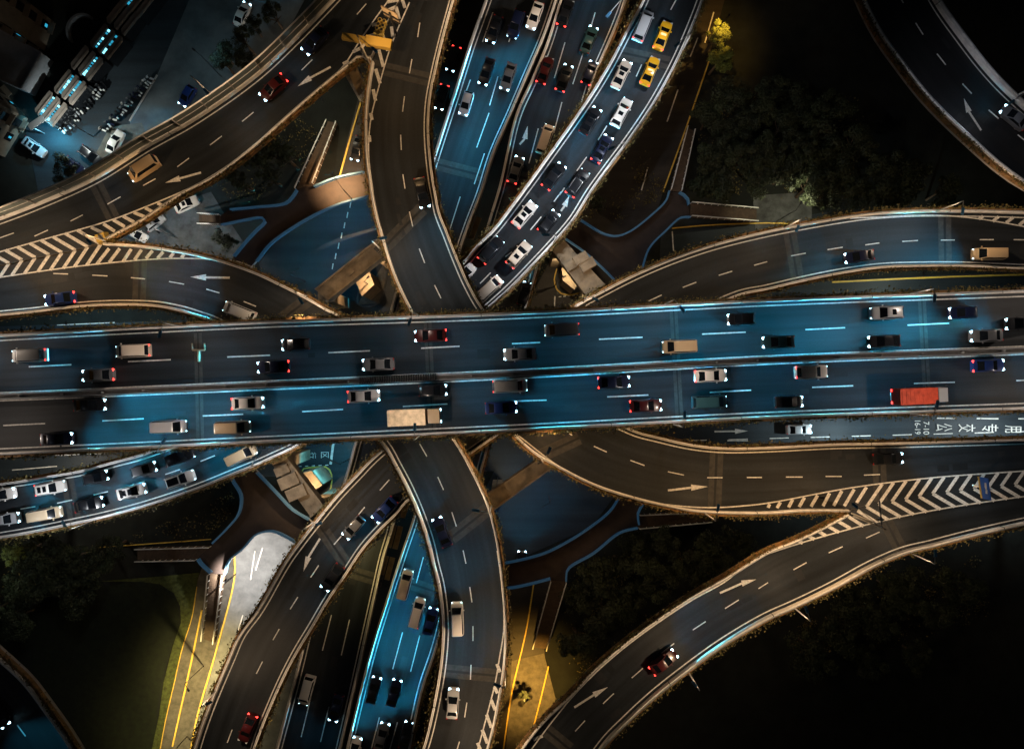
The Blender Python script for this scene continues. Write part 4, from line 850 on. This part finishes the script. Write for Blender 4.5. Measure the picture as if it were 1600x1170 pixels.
for a in [
 # queue ramp, north-east end
 (1006,38,MID,68,'van','silver','t','silver van at the head of the queue, beside a yellow taxi'),
 (1037,53,MID,69,'sedan','taxi','tx','yellow taxi nearest the top of the queue ramp'),
 (1016.7,109,MID,67,'sedan','taxi','tx','yellow taxi second from the top of the queue ramp'),
 (972,114,MID,64,'sedan','pearl','hs','pale beige sedan left of the second yellow taxi'),
 (972,174,MID,62,'suv','white','hsr','white car with dark sunroof and roof rails behind the taxis'),
 (923,187,MID,59,'sedan','black','hs','black sedan in the left lane beside the white car with roof rails'),
 (941.5,231,MID,60,'sedan','navy','hst','deep blue sedan in the queue ramp'),
 (866,274,MID,53,'sedan','black','ht','black sedan in the left lane of the queue ramp behind the beige one'),
 (903,285,MID,56,'suv','black','htr','black SUV with roof rails behind the blue sedan in the queue'),
 (820,334,MID,50,'sedan','white','sdt','white sedan with dark sunroof in the left lane of the queue'),
 (858,346,MID,52,'hatch','black','bt','black hatchback with blazing blue headlights in the queue'),
 (811,397,MID,49,'suv','pearl','sdt','cream SUV with small sunroof in the right lane of the queue'),
 (767,390,MID,49,'suv','black','dt','black SUV with glowing red tail near the curved ramp edge'),
 (764,451,MID,43,'van','pearl','d','pale beige minibus about to pass out from under the main road'),
 (726,428,MID,46,'hatch','white','t','white hatchback half hidden under the curved ramp'),
 # queue ramp, south-west end
 (-3,774,MID,10,'sedan','white','ht','white sedan cut by the left frame edge, upper lane of the queue'),
 (75.6,763,MID,10,'suv','white','htS','white SUV with two dark roof windows in the lower left queue'),
 (146,746.7,MID,13,'hatch','black','b','black hatchback with lit headlights ahead of the two window white SUV'),
 (222,734,MID,16,'hatch','grey','b','dark grey hatchback third in the upper lane of the lower left queue'),
 (278,714.6,MID,20,'suv','black','h','black SUV half under the main road in the lower left queue'),
 (375,712,MID,26,'van','tan','b','dark tan van emerging beside the main road edge in the lower queue'),
 (202.6,768.5,MID,14,'sedan','white','hS','white sedan with two dark roof windows, middle of the lower lane queue'),
 (279,749.5,MID,19,'suv','white','bB','white SUV with black roof and glaring headlights'),
 (136,789,MID,13,'sedan','black','b','black sedan between the cream van and the white sedan'),
 (68,804,MID,10,'van','cream','d','cream van in the lower lane at the lower left'),
 (4,812,MID,8,'sedan','silver','ht','silver sedan cut by the left frame edge, lower lane of the queue'),
 # wide main road, upper carriageway heading left
 (42,555,EW,182.5,'van','white','ht','white van leftmost in the upper carriageway of the main road'),
 (205,548,EW,182.5,'van','pearl','ht','pinkish beige van second from left in the upper carriageway'),
 (150,586,EW,182.5,'sedan','grey','ht','grey sedan with red tail in the inner lane, left end of main road'),
 (425,573,EW,182.5,'sedan','navy','ht','navy sedan with red tail left of the glare screen'),
 (460,538,EW,182.5,'hatch','black','d','black hatchback with dim lights above the lane dash left of centre'),
 (590,569,EW,182.5,'sedan','grey','h','grey sedan above the median glare screen'),
 (672,524,EW,182.5,'sedan','maroon','ht','maroon sedan at the bright expansion joint by the upper edge'),
 (812,553,EW,182.5,'sedan','silver','h','silver sedan right of centre in the inner upper lane'),
 (878,515,EW,182.5,'van','silver','ht','silver van in the outer upper lane right of centre'),
 (1063,541,EW,182.5,'van','tan','b','tan van in the inner upper lane with a blue pool ahead'),
 (1160,498,EW,182.5,'hatch','black','b','black hatchback with white headlights outer lane below the eastern ramp'),
 (1218,534,EW,182.5,'sedan','teal','b','teal sedan in the inner upper lane right of the tan van'),
 (1388,488,EW,182.5,'suv','silver','bs','silver car with dark sunroof in the outer upper lane'),
 (1384,533,EW,182.5,'sedan','black','b','black sedan with bright headlights below the silver sunroof car'),
 (1508,488,EW,182.5,'hatch','navy','b','navy hatchback outer upper lane near the right end'),
 (1545,524,EW,182.5,'sedan','grey','h','grey sedan inner upper lane near the right end'),
 (1600,505,EW,182.5,'sedan','black','b','black sedan touching the right frame edge of the main road'),
 # lower carriageway heading right
 (85,686,EW,2.5,'sedan','navy','b','navy sedan in the outer lower lane at the left end'),
 (137,633,EW,2.5,'sedan','black','b','black sedan inner lower lane at the left end'),
 (262,667,EW,2.5,'van','silver','b','silver van outer lower lane left of the pale one'),
 (362,668,EW,2.5,'van','tan','d','tan van in outer lower lane above the queue'),
 (385,630,EW,2.5,'sedan','white','bt','white sedan inner lower lane left of centre'),
 (567,619,EW,2.5,'sedan','silver','dt','silver sedan with red tail below the glare screen'),
 (676,610,EW,2.5,'hatch','black','b','black hatchback crossing the centre joint in the lower carriageway'),
 (648,651,EW,2.5,'truck','tan','d','cream box truck near the lower edge above the curved ramp', 'cream'),
 (797,603,EW,2.5,'van','white','bt','white van with red tail just right of centre'),
 (783,637,EW,2.5,'sedan','blue','b','blue sedan in the outer lower lane right of the cream truck'),
 (960,597,EW,2.5,'sedan','navy','bt','navy sedan with red tail in the inner lower lane right of centre'),
 (1010,634,EW,2.5,'sedan','maroon','ht','maroon sedan with red tail in the outer lower lane'),
 (1110,628,EW,2.5,'van','teal','b','teal van in the outer lower lane before the orange truck'),
 (1112,587,EW,2.5,'sedan','white','bt','white sedan with red tail inner lower lane beyond centre'),
 (1270,581,EW,2.5,'suv','white','bt','white SUV with red tail inner lower lane toward the right'),
 (1235,628,EW,2.5,'hatch','black','h','black hatchback between the teal van and the orange truck'),
 (1435,618,EW,2.5,'truck','silver','dt','box truck with an orange red cargo box near the bus lane lamp','orange'),
 (1548,571,EW,2.5,'sedan','blue','bt','blue sedan with vivid red tail at the right end of main road'),
 # lower southbound road, top
 (772,44,NS,-109,'sedan','black','b','black sedan at the top left lane of the lower southbound road'),
 (728,160,NS,-107,'hatch','silver','h','silver hatchback near the left parapet of the lower southbound road'),
 (806,36,NS,-109,'suv','navy','b','navy SUV at the top middle lane of the lower southbound road'),
 (794,118,NS,-108,'sedan','grey','b','grey sedan in the right lane of the lower southbound road'),
 (836,22,NS,-110,'sedan','white','b','white sedan at the top right lane of the lower southbound road'),
 (760,110,NS,-108,'sedan','black','h','black sedan in the middle lane of the lower southbound road'),
 # lower northbound road, top
 (884,18,NS,70,'sedan','black','t','black sedan with bright red tail at top of the lower northbound road'),
 (852,108,NS,70,'sedan','maroon','t','maroon sedan in the left lane of the lower northbound road'),
 (882,120,NS,70,'sedan','black','ht','black sedan in the middle lane of the lower northbound road'),
 (922,112,NS,68,'hatch','navy','ht','navy hatchback in the right lane of the lower northbound road'),
 (852,216,NS,71,'van','pearl','h','pale beige van beside the painted arrow on the lower northbound road'),
 (806,264,NS,72,'sedan','grey','ht','grey sedan with red tail below the painted arrow'),
 (921,60,NS,69,'sedan','teal','b','teal sedan near the lamp on the lower northbound road'),
 (820,458,NS,73,'hatch','black','h','black hatchback on the lower road just above the main road edge'),
 # lower roads, bottom
 (478,1080,NS,-105,'van','silver','d','silver van heading down the lower southbound road'),
 (524,1108,NS,-105,'sedan','navy','d','navy sedan heading down the lower southbound road'),
 (632,914,NS,75,'van','pearl','h','pale beige van on the blue lit lower northbound road'),
 (651,958,NS,75,'van','white','bt','white van with red tail on the blue lit lower northbound road'),
 (672,972,NS,75,'sedan','blue','h','blue sedan partly under the curved ramp on the blue lit road'),
 (583,1080,NS,75,'sedan','black','b','black sedan in the left lane of the blue lit road'),
 (615,1084,NS,75,'sedan','navy','b','navy sedan with strong headlights in the middle of the blue lit road'),
 (596,1152,NS,75,'sedan','grey','b','grey sedan with strong headlights lowest in the middle lane of the blue lit road'),
 (553,1172,NS,75,'hatch','white','b','white hatchback at the bottom frame edge of the blue lit road'),
 (634,1150,NS,75,'sedan','black','h','black sedan in the right lane at the bottom of the blue lit road'),
 # curved ramps
 (659,300,UP,-78,'sedan','black','h','black sedan alone on the ramp curving down from the top'),
 (690,832,UP,112,'sedan','navy','h','navy sedan on the curved ramp below the main road'),
 (714,968,UP,92,'van','white','h','white van on the curved ramp below the navy sedan'),
 (707,1101,UP,86,'sedan','silver','h','silver sedan near the bottom of the curved ramp'),
 (600,797,MID,-133,'sedan','blue','h','blue sedan on the southern ramp just out from the curved ramp'),
 (551,825,MID,-132,'hatch','grey','d','grey hatchback in the middle of the southern ramp'),
 (518,903,MID,-125,'sedan','black','d','black sedan on the southern ramp near its inner edge'),
 (385,1140,MID,-112,'sedan','maroon','t','maroon sedan with red tail at the bottom of the southern ramp'),
 (222,262,UP,-147,'van','tan','d','tan van on the ramp bending left below the noise barrier'),
 (490,62,UP,-132,'sedan','navy','d','navy sedan at the top of the ramp bending left'),
 (425,135,UP,-138,'sedan','maroon','dt','dark red sedan in the middle of the ramp bending left'),
 (90,466,UP,187,'sedan','blue','ht','blue sedan on the ramp leaving west at the left'),
 (372,487,UP,158,'van','silver','b','silver van on the ramp leaving west at the main road edge'),
 (1345,400,MID,188,'sedan','navy','h','navy sedan on the right ramp'),
 (1548,396,MID,180,'van','tan','b','tan van on the right ramp close to the right frame edge'),
 (1390,717,UP,3,'sedan','black','h','black sedan on the ramp leaving east'),
 (1038,1036,UP,38,'sedan','maroon','ht','maroon sedan on the lower right ramp'),
 (1588,182,z2,140,'sedan','grey','d','grey sedan on the top right corner ramp'),
 (-8,1118,z2,-52,'sedan','black','h','black sedan on the bottom left corner ramp'),
 # ground level
 (179.5,222,0,62,'sedan','white','','white sedan parked on the paved forecourt under a lamp'),
 (142,243.6,0,-37,'suv','black','r','black SUV parked beside the white sedan forecourt'),
 (116,259,0,-37,'hatch','navy','','dark navy hatchback parked next to the black SUV'),
 (52.6,229.5,0,-36,'sedan','silver','s','silver sedan parked outside the glowing cyan entrance'),
 (378,22,0,65,'sedan','white','h','white sedan on the side street near the top trees'),
 (291,319,0,25,'sedan','white','s','white sedan parked on the plaza below the hatching'),
 (241,347,0,38,'hatch','silver','','silver hatchback half under the hatched gore'),
 (213,366,0,-28,'hatch','white','','white hatchback under the gore by the yellow nose'),
 (558,232,0,-104,'sedan','black','b','black sedan on the lower street with headlights by the curved ramp'),
 (708,92,0,-107,'sedan','black','ht','black sedan in the dark slot beside the southbound road, upper one'),
 (690,152,0,-105,'sedan','black','ht','black sedan in the dark slot beside the southbound road, lower one'),
 (815,880,0,88,'sedan','black','h','black sedan at the end of the blue footbridge rail'),
 (1249,671,0,2,'sedan','silver','h','silver sedan in the bus lane left of the lettering'),
 (292,150,0,-122,'hatch','blue','b','blue hatchback on the concrete side street'),
 (618,330,0,195,'sedan','black','b','black sedan beneath the curving ramp lighting the blue junction'),
]:
    vehicle(*a)
# parked scooters
def scooter_meshes():
    b = MB(); b.box((-.35,0,.62), .75, .28, .14); b.box((0,0,.32), .6, .26, .1); b.bar((.5,0,.3),(.42,0,1.0), .05); b.bar((.42,-.32,1.0),(.42,.32,1.0), .03); b.box((.56,0,.75), .12, .34, .45)
    w = MB(); w.bar((0,-.05,0),(0,.05,0), .25, 0, 10); m = MB(); m.box((0,0,0), .3, .3, .26, taper=.85); l = MB(); l.box((0,0,0), .06, .16, .1)
    return b.mesh('body', [M['dark']]), w.mesh('wheel', M['tyre']), m.mesh('top_box', M['railwhite']), l.mesh('headlight', M['headoff'])
sb_, sw_, st_, sl_ = scooter_meshes()
SC = {}
def scooter(x, y, deg, col, label, group):
    p = P(x, y, .6); o = empty('scooter', (p.x, p.y, .2), math.radians(deg), label=label, cat='scooter', group=group)
    if col not in SC: c = sb_.copy(); c.materials[0] = paint(col); SC[col] = c
    link('body', SC[col], o)
    for xx in (.55, -.55): link('wheel', sw_, o).location = (xx, 0, .25)
    link('headlight', sl_, o).location = (.65, 0, .8)
    if random.random() < .5: link('top_box', st_, o).location = (-.78, 0, .82)
for i in range(20):
    t = i/19; scooter(162+74*t+random.uniform(-2,2), 205-82*t+random.uniform(-2,2), 150+random.uniform(-14,14), random.choice(['white','black','grey','silver','navy']), 'scooter parked in the row along the side street kerb', 'scooters along the side street kerb')
for i in range(22):
    t = i/21; scooter(100+62*t+random.uniform(-3,3), 206-74*t+random.uniform(-3,3), 138+random.uniform(-14,14), random.choice(['black','grey','silver','white','black']), 'scooter parked in the bay beside the glowing pavilions', 'scooters beside the pavilions')

# ------------------------------------------------------------------ buildings at upper left
def pavilion_row():
    a, b_ = P(66, 186, 3), P(206, 8, 3); u = Vector((b_.x-a.x, b_.y-a.y, 0)); Lh = u.length; u.normalize(); v = Vector((u.y, -u.x, 0)); ang = math.atan2(u.y, u.x); n = 5
    for k in range(n + 1):
        ln = Lh/n*(.92 if k < n else 1.3); c = a + u*(Lh/n*(k+.46)) + v*(.55 if k % 2 else -.1) - v*.25*(k == n); hgt = 3 + .35*(k % 2)
        o = empty('pavilion', (c.x, c.y, 0), ang, label=['pavilion with brown roof bands nearest the glowing entrance', 'second brown banded pavilion from the glowing entrance', 'middle brown banded pavilion of the row', 'fourth brown banded pavilion from the glowing entrance', 'brown banded pavilion with dark roof strips below the cut off one', 'large pavilion cut by the top frame edge'][k], cat='pavilion')
        w = MB(); w.box((0,0,hgt/2-.3), ln*.98, 4.3, hgt-.6); w.build('wall', M['window'], o)
        for j, y in enumerate((-1.85, -.15, 1.55)):
            r = MB(); y_ = y; ch = .6; hw = .58
            r.prism([(-ln/2, y_-hw), (ln/2-ch, y_-hw), (ln/2, y_-hw+ch), (ln/2, y_+hw), (-ln/2+ch, y_+hw), (-ln/2, y_+hw-ch)], hgt-.25, hgt); r.prism([(-ln/2+.1, y_-hw+.1), (ln/2-.5, y_-hw+.1), (ln/2-.5, y_-hw+.22), (-ln/2+.1, y_-hw+.22)], hgt+.002, hgt+.15); r.build('roof_band', M['roofbrown'], o)
        for j, y in enumerate((-1.0, .7)):
            lit = (k, j) in ((0,1),(1,1),(1,0),(2,0),(3,1),(3,0),(5,1),(2,0)) or (k, j) == (0,0)
            nseg = 7
            g_ = MB()
            for q in range(nseg):
                if lit and random.random() > .12: g_.box((-ln/2*.86+ln*.86/nseg*(q+.5), y, hgt-.10), ln*.86/nseg*random.uniform(.5, 1.0), random.uniform(.28,.5), .1, m=1 if random.random() < .35 else 0)
            if lit: g_.build('skylight', [M['cyanwin'], M['cyanbright']], o)
pavilion_row()
def block(label, q, z1, m, win, name='apartment_block', base=False):
    o = empty(name, (0,0,0), label=label, cat='building'); p = [np.array(k[:2]) for k in PL(q, 0 if base else z1)]
    b = MB(); b.prism([tuple(k) for k in p], 0, z1-.3); b.build('wall', M[m], o); c = sum(p)/len(p)
    b = MB(); b.prism([tuple(k) for k in p], z1-.298, z1); b.build('roof', M['roofgrey'], o)
    b = MB()
    for i in range(len(p)): 
        A, B = p[i], p[(i+1) % len(p)]; b.sweep(np.array([A, B]), -.12, .12, z1+.002, z1+.5)
    b.build('roof_parapet', M[m], o)
    rng = random.Random(len(label))
    for e in win:
        A, B = p[e], p[(e+1) % len(p)]; t = (B-A); ln = np.linalg.norm(t); t /= ln; nrm = np.array([t[1], -t[0]])
        if np.dot(nrm, (A+B)/2-c) < 0: nrm = -nrm
        for fl in range(int(z1//3)):
            for k in range(int(ln//3)):
                cc = A + t*(1.6+3*k) + nrm*.06; b = MB(); an = math.atan2(t[1], t[0]); b.box((cc[0], cc[1], 1.7+3*fl), 1.5, .16, 1.5, an); lit = rng.random() < .10
                wo_ = b.build('window', M['window'], o)
                if lit: b = MB(); b.box((cc[0]+nrm[0]*.09, cc[1]+nrm[1]*.09, 1.5+3*fl), rng.uniform(.3,.7), .04, .6, an); b.build('pane', M['cyanwin'], wo_)
                if k % 2 == 0:
                    bb = MB(); d_ = A + t*(1.6+3*k) + nrm*.55; bb.box((d_[0], d_[1], .75+3*fl), 2.2, 1.0, .16, an); bb.build('balcony', M[m], o)
block('low grey flat roofed block at the upper left', [(-60,15),(0,47),(66,84),(36,140),(0,124),(-60,95)], 3, 'roofgrey', ())
block('dark balconied block in the top left corner', [(-40,-60),(84,34),(70,80),(0,42),(-60,8)], 12, 'facade', (1, 2), base=True)
block('tan balconied block at the left frame edge', [(-60,100),(2,138),(44,186),(8,246),(-70,230)], 12, 'facade', (1, 2), base=True)
arc = smooth([P(128+24*math.cos(t), 48-26*math.sin(t), 1) for t in np.linspace(math.radians(60), math.radians(215), 9)], .6)
b = MB(); b.sweep(arc, -.2, .2, 0, 1.0); b.build('curved_wall', M['roofgrey'], label='curved low wall behind the pavilions', cat='wall')
ent = empty('entrance_canopy', P(57,192,4), label='glowing cyan canopy at the end of the pavilion row', cat='canopy')
b = MB(); b.box((0,0,0), 3.2, 1.2, .15, .6); b.box((-1.4,-.5,-2), .15,.15,3.8); b.box((1.4,.4,-2), .15,.15,3.8); b.build('frame', M['steel'], ent)
b = MB(); b.box((0,0,-.12), 2.8, .9, .06, .6); b.build('light_panel', M['cyanbright'], ent)
l = bpy.data.objects.new('lamp_light', street_light_data('canopy_light', 2600, (.10, .65, 1), even=0, aim=False)); COL.objects.link(l); l.parent = ent; l.location = (.6, -.8, -.4)

# ------------------------------------------------------------------ gantry, crash cushion, signs
gz = UP
gp = P(574, 96, gz); go = empty('sign_gantry', gp, label='yellow steel gantry beam over the top gore', cat='sign gantry')
A, B = P(535, 57, gz+4.5) - Vector(gp), P(612, 71, gz+4.5) - Vector(gp)
b = MB(); mid_ = A.lerp(B, .5)
def beam(b, A, B, w, h): 
    t = B-A; b.box(((A.x+B.x)/2, (A.y+B.y)/2, (A.z+B.z)/2), math.hypot(t.x, t.y), w, h, math.atan2(t.y, t.x))
beam(b, A.lerp(B, .48), B, 1.3, .9); beam(b, A, A.lerp(B, .478), .9, .6); b.build('beam', M['yellowsteel'], go)
b = MB(); q = P(574, 65, gz+4.2) - Vector(gp); b.bar((0,0,0), (0,0,4.1), .28, n=10); b.bar((0,0,4.0), (q.x, q.y, 4.3), .2, n=8); b.build('post', M['polewhite'], go)
so = empty('road_sign', P(598, 40, gz), label='large direction sign seen from behind over the top gore', cat='road sign')
b = MB(); A, B = P(598, 17, gz+5) - so.location, P(623, 30, gz+5) - so.location; beam(b, A, B, .16, 2.6); b.build('panel', M['signback'], so)
b = MB(); A2, B2 = A.copy(), B.copy(); A2.y -= .2; B2.y -= .2; beam(b, A2, B2, .12, .2); A2.z -= 1; B2.z -= 1; beam(b, A2, B2, .12, .2); m_ = (A+B)/2; b.bar((m_.x, m_.y-.3, -5+5), (m_.x, m_.y-.3, 6), .16, n=8); b.build('frame', M['dark'], so)
cu = empty('crash_cushion', P(596.5, 43.5, gz), math.radians(72), label='yellow drum crash cushion in front of the top gore nose', cat='crash cushion')
dm = MB(); dm.bar((0,0,.0),(0,0,.9), .32, 0, 12); dm.bar((0,0,.901),(0,0,.93), .22, 1, 12); dme = dm.mesh('drum', [M['yellowsteel'], M['dark']])
for i in range(3):
    for s in (-.5, .5): link('drum', dme, cu).location = ((i-1)*.68, s*.7, .02)
b = MB(); b.box((-1.25,0,.35), .5, 1.5, .6); b.build('nose_block', M['yellowsteel'], cu)
rs = empty('road_sign', P(1536, 763, UP), label='blue direction sign with yellow frame over the right hatching', cat='road sign')
A, B = P(1537, 746, UP+3) - rs.location, P(1542, 780, UP+3) - rs.location
b = MB(); beam(b, A, B, .14, 1.7); b.build('panel', M['signblue'], rs)
b = MB(); off_ = Vector((-.14,0,0))
for dz in (-.85,): beam(b, A+off_+Vector((0,0,dz)), B+off_+Vector((0,0,dz)), .2, .16)
b.build('frame', M['yellowsteel'], rs)
b = MB(); m_ = (A+B)/2; b.bar((m_.x+.3, m_.y, -3+3), (m_.x+.3, m_.y, 4), .15, n=8); b.build('post', M['polewhite'], rs)
b = MB(); 
for t, w in ((.3,.9),(.42,.6),(.6,.8)): q = A.lerp(B, t); b.box((q.x-.09, q.y, q.z+.3), .03, w, .35)
b.build('sign_lettering', M['paint'], rs)
rs2 = empty('road_sign', P(1334, 806, UP), label='slim white sign mast at the right gore nose', cat='road sign')
b = MB(); b.bar((0,0,0),(0,0,8.5), .16, n=8, r2=.1); b.bar((0,0,7.5),(-.6,4.0,7.9), .1); b.build('mast', M['polewhite'], rs2)
b = MB(); b.box((-.35,1.2,7.6), 1.0, .3, .5); b.build('panel', M['railwhite'], rs2)
yb = empty('impact_marker', P(163, 373, UP), math.radians(20), label='yellow box marker at the nose of the left hatched gore', cat='marker'); b = MB(); b.box((0,0,.5), 1.8, 1.5, 1.0, taper=.8); b.build('block', M['yellowsteel'], yb); b = MB(); b.box((.1,0,1.05), .7,.7,.1); b.build('lid', M['steel'], yb)
gt = empty('survey_gantry', P(311, 548, EW), label='tan forked sign frame standing on the main road at left', cat='gantry'); b = MB(); b.bar((0,-1.6,0),(0,0,.1), .22); b.bar((-.9,.1,.12),(.9,.1,.12), .14); b.bar((-.9,.1,.12),(-.9,1.1,.2), .12); b.bar((.9,.1,.12),(.9,1.1,.2), .12); b.build('frame', M['pier'], gt)

# ------------------------------------------------------------------ trees
def crown_mesh(seed, R=1.0, n=4200):
    rng = random.Random(seed); mb = MB(); lobes = []
    for i in range(19):
        a = rng.uniform(0, 6.283); r = rng.uniform(.12, .84); lobes.append((Vector((math.cos(a)*r, math.sin(a)*r, rng.uniform(-.35, .5))), rng.uniform(.14, .40)))
    for i in range(n):
        c, lr = rng.choice(lobes); d = Vector((rng.gauss(0,1), rng.gauss(0,1), rng.gauss(.25,1))).normalized()*lr*rng.uniform(.55, 1.08); q = c + d
        s = rng.uniform(.028, .062); nrm = (d.normalized() + Vector((rng.gauss(0,.6), rng.gauss(0,.6), rng.gauss(.2,.6)))).normalized(); u = nrm.orthogonal().normalized(); v = nrm.cross(u); th = rng.random()*6.28; u, v = u*math.cos(th)+v*math.sin(th), v*math.cos(th)-u*math.sin(th)
        mb.face([q-u*s, q-v*s*.6, q+u*s, q+v*s*.6])
    return mb.mesh('crown', M['leaf'])
CR = [crown_mesh(i) for i in range(5)]
tb = MB(); tb.bar((0,0,0),(.1,.05,.9), .07, n=8, r2=.045)
for i in range(5): a = i*1.3; tb.bar((.1,.05,.75), (.1+.4*math.cos(a), .4*math.sin(a), 1.15+.05*i), .03, n=5, r2=.012)
TR = tb.mesh('trunk', M['bark'])
def tree(x, y, r, h, label, group=None, i=None, bright=False):
    p = P(x, y, h*.75); o = empty('tree', (p.x, p.y, 0), random.uniform(0, 6.28), label=label, cat='tree', group=group)
    t = link('trunk', TR, o); t.scale = (h*.55, h*.55, h*.62); me = random.choice(CR) if i is None else CR[i]
    if bright: me = me.copy(); me.materials[0] = M['leaflamplit']
    c = link('crown', me, o); c.scale = (r, r*random.uniform(.85, 1.15), r*.8); c.location = (0, 0, h-.55*r)
def grove(label, group, pts, rr=(3.0, 4.6)):
    for x, y in pts: tree(x + random.uniform(-6, 6), y + random.uniform(-6, 6), random.uniform(*rr), random.uniform(5.5, 8), label, group)
grove('dark leafy tree in the park right of the brown street', 'trees of the eastern park', [(1110,190),(1150,200),(1190,185),(1230,195),(1120,235),(1165,240),(1205,232),(1250,225),(1290,215),(1100,275),(1140,285),(1180,275),(1225,270),(1265,260),(1310,255),(1340,290),(1300,295),(1260,300),(1380,300),(1150,150),(1200,140),(1250,160),(1300,170),(1340,220),(1390,250),(1430,290),(1470,300)])
grove('dark leafy tree in the planted wedge above the lower right ramp', 'trees above the lower right ramp', [(900,940),(930,910),(960,880),(1000,860),(1040,850),(950,960),(990,930),(1030,900),(1080,880),(1110,850),(1150,845),(900,1000),(1120,870)])
grove('dim tree below the lower right ramp', 'trees below the lower right ramp', [(1340,930),(1385,915),(1410,945),(1370,970),(1430,910),(1310,980),(1460,960),(1500,920),(1270,1020),(1350,1030),(1440,1020)])
grove('dark tree beside the lawn at far left', 'trees beside the dark lawn', [(40,880),(75,860),(110,880),(60,915),(120,920),(20,920),(95,900),(150,880),(-20,960),(20,960),(165,860)])
grove('dark tree on the bank behind the noise barrier', 'trees behind the noise barrier', [(375,60),(350,85),(385,95),(400,40),(345,105),(430,20)], (2.0, 3.0))
grove('dark shrub tree between the two upper left ramps', 'trees between the upper left ramps', [(390,250),(430,235),(380,285),(420,275),(450,250)], (2.0, 2.8))
tree(104, 266, 2.6, 6, 'green tree at the corner of the parking court below the noise barrier'); tree(352, 372, 2.4, 5, 'small tree on the plaza in the left gore')
tree(1118, 58, 2.3, 8, 'tall tree glowing yellow beside the park street lamp', bright=True); tree(1122, 95, 2.8, 7, 'broad yellow lit tree beside the park street, lower of two', bright=True)
tree(30, 862, 2.2, 7, 'bright green tree lit from within at far left', bright=True); tree(935, 320, 1.8, 5, 'small shrub tree by the queue ramp above the footbridge'); tree(818, 1085, 1.2, 4, 'small round tree by the yellow lamp at bottom centre')
for q, lab in (([(745,478),(762,470),(790,462)], 'yellow lit shrubs beside the queue ramp at the main road'), ([(740,700),(733,694),(728,690)], 'yellow lit shrubs right of the curved ramp at the main road'), ([(620,478),(626,488)], 'yellow lit shrub left of the curving ramp at the main road')):
    d = smooth(PL(q, Z['ns']+1), .8)
    if len(d) > 1: hedge_row(d, 1, Z['ns'], lab, 1.6)
for q, lab in (([(255,1165),(272,1080),(286,1020),(298,960)], 'rough grass edge along the lit footway'),):
    pass

# ------------------------------------------------------------------ undergrowth in the planted wedges between the ramps
def undergrowth(label, polys, dens=2.2):
    rng = random.Random(len(label)); mb = MB()
    for q in polys:
        p = [np.array(k[:2]) for k in PL(q, 0)]; lo = np.min(p, 0); hi = np.max(p, 0); area = (hi[0]-lo[0])*(hi[1]-lo[1]); clumps = [(rng.uniform(lo[0], hi[0]), rng.uniform(lo[1], hi[1]), rng.uniform(.5, 1.6)) for _ in range(int(area*.05)+4)]
        for i in range(int(area*dens)):
            cx, cy, cr = rng.choice(clumps); x, y = cx+rng.gauss(0, cr), cy+rng.gauss(0, cr); ins = False; j = len(p)-1
            for k in range(len(p)):
                if (p[k][1] > y) != (p[j][1] > y) and x < (p[j][0]-p[k][0])*(y-p[k][1])/(p[j][1]-p[k][1])+p[k][0]: ins = not ins
                j = k
            if not ins: continue
            r = rng.uniform(.08, .24); zz = rng.uniform(.1, .3+.5*max(0, 1-math.hypot(x-cx, y-cy)/cr)); a = Vector((rng.gauss(0,.7), rng.gauss(0,.7), 1)).normalized(); u = a.orthogonal().normalized(); v = a.cross(u); th = rng.random()*6.28; u, v = u*math.cos(th)+v*math.sin(th), v*math.cos(th)-u*math.sin(th); c = Vector((x, y, zz+.15))
            mb.face([c-u*r, c-v*r*.6, c+u*r, c+v*r*.6])
    return mb.build('undergrowth', M['leafwarmlit'], label=label, cat='undergrowth', kind='stuff')
undergrowth('low leafy ground cover in the dark wedges between the ramps', [[(330,300),(400,240),(500,150),(515,185),(455,300),(390,318),(350,322)], [(905,338),(960,290),(1010,230),(1040,250),(1040,300),(985,355)], [(170,850),(300,800),(370,760),(366,800),(320,845)], [(890,900),(930,870),(1000,830),(1110,830),(1200,840),(1130,890),(1020,950),(900,1060),(865,1040)], [(1090,200),(1130,140),(1340,150),(1400,300),(1270,320),(1180,310),(1090,310)], [(1330,905),(1440,880),(1560,860),(1560,960),(1400,1010),(1250,1050),(1230,990)], [(0,850),(160,850),(150,905),(40,960),(-40,1000)], [(1000,420),(1040,395),(1180,362),(1100,385),(1010,432)]])
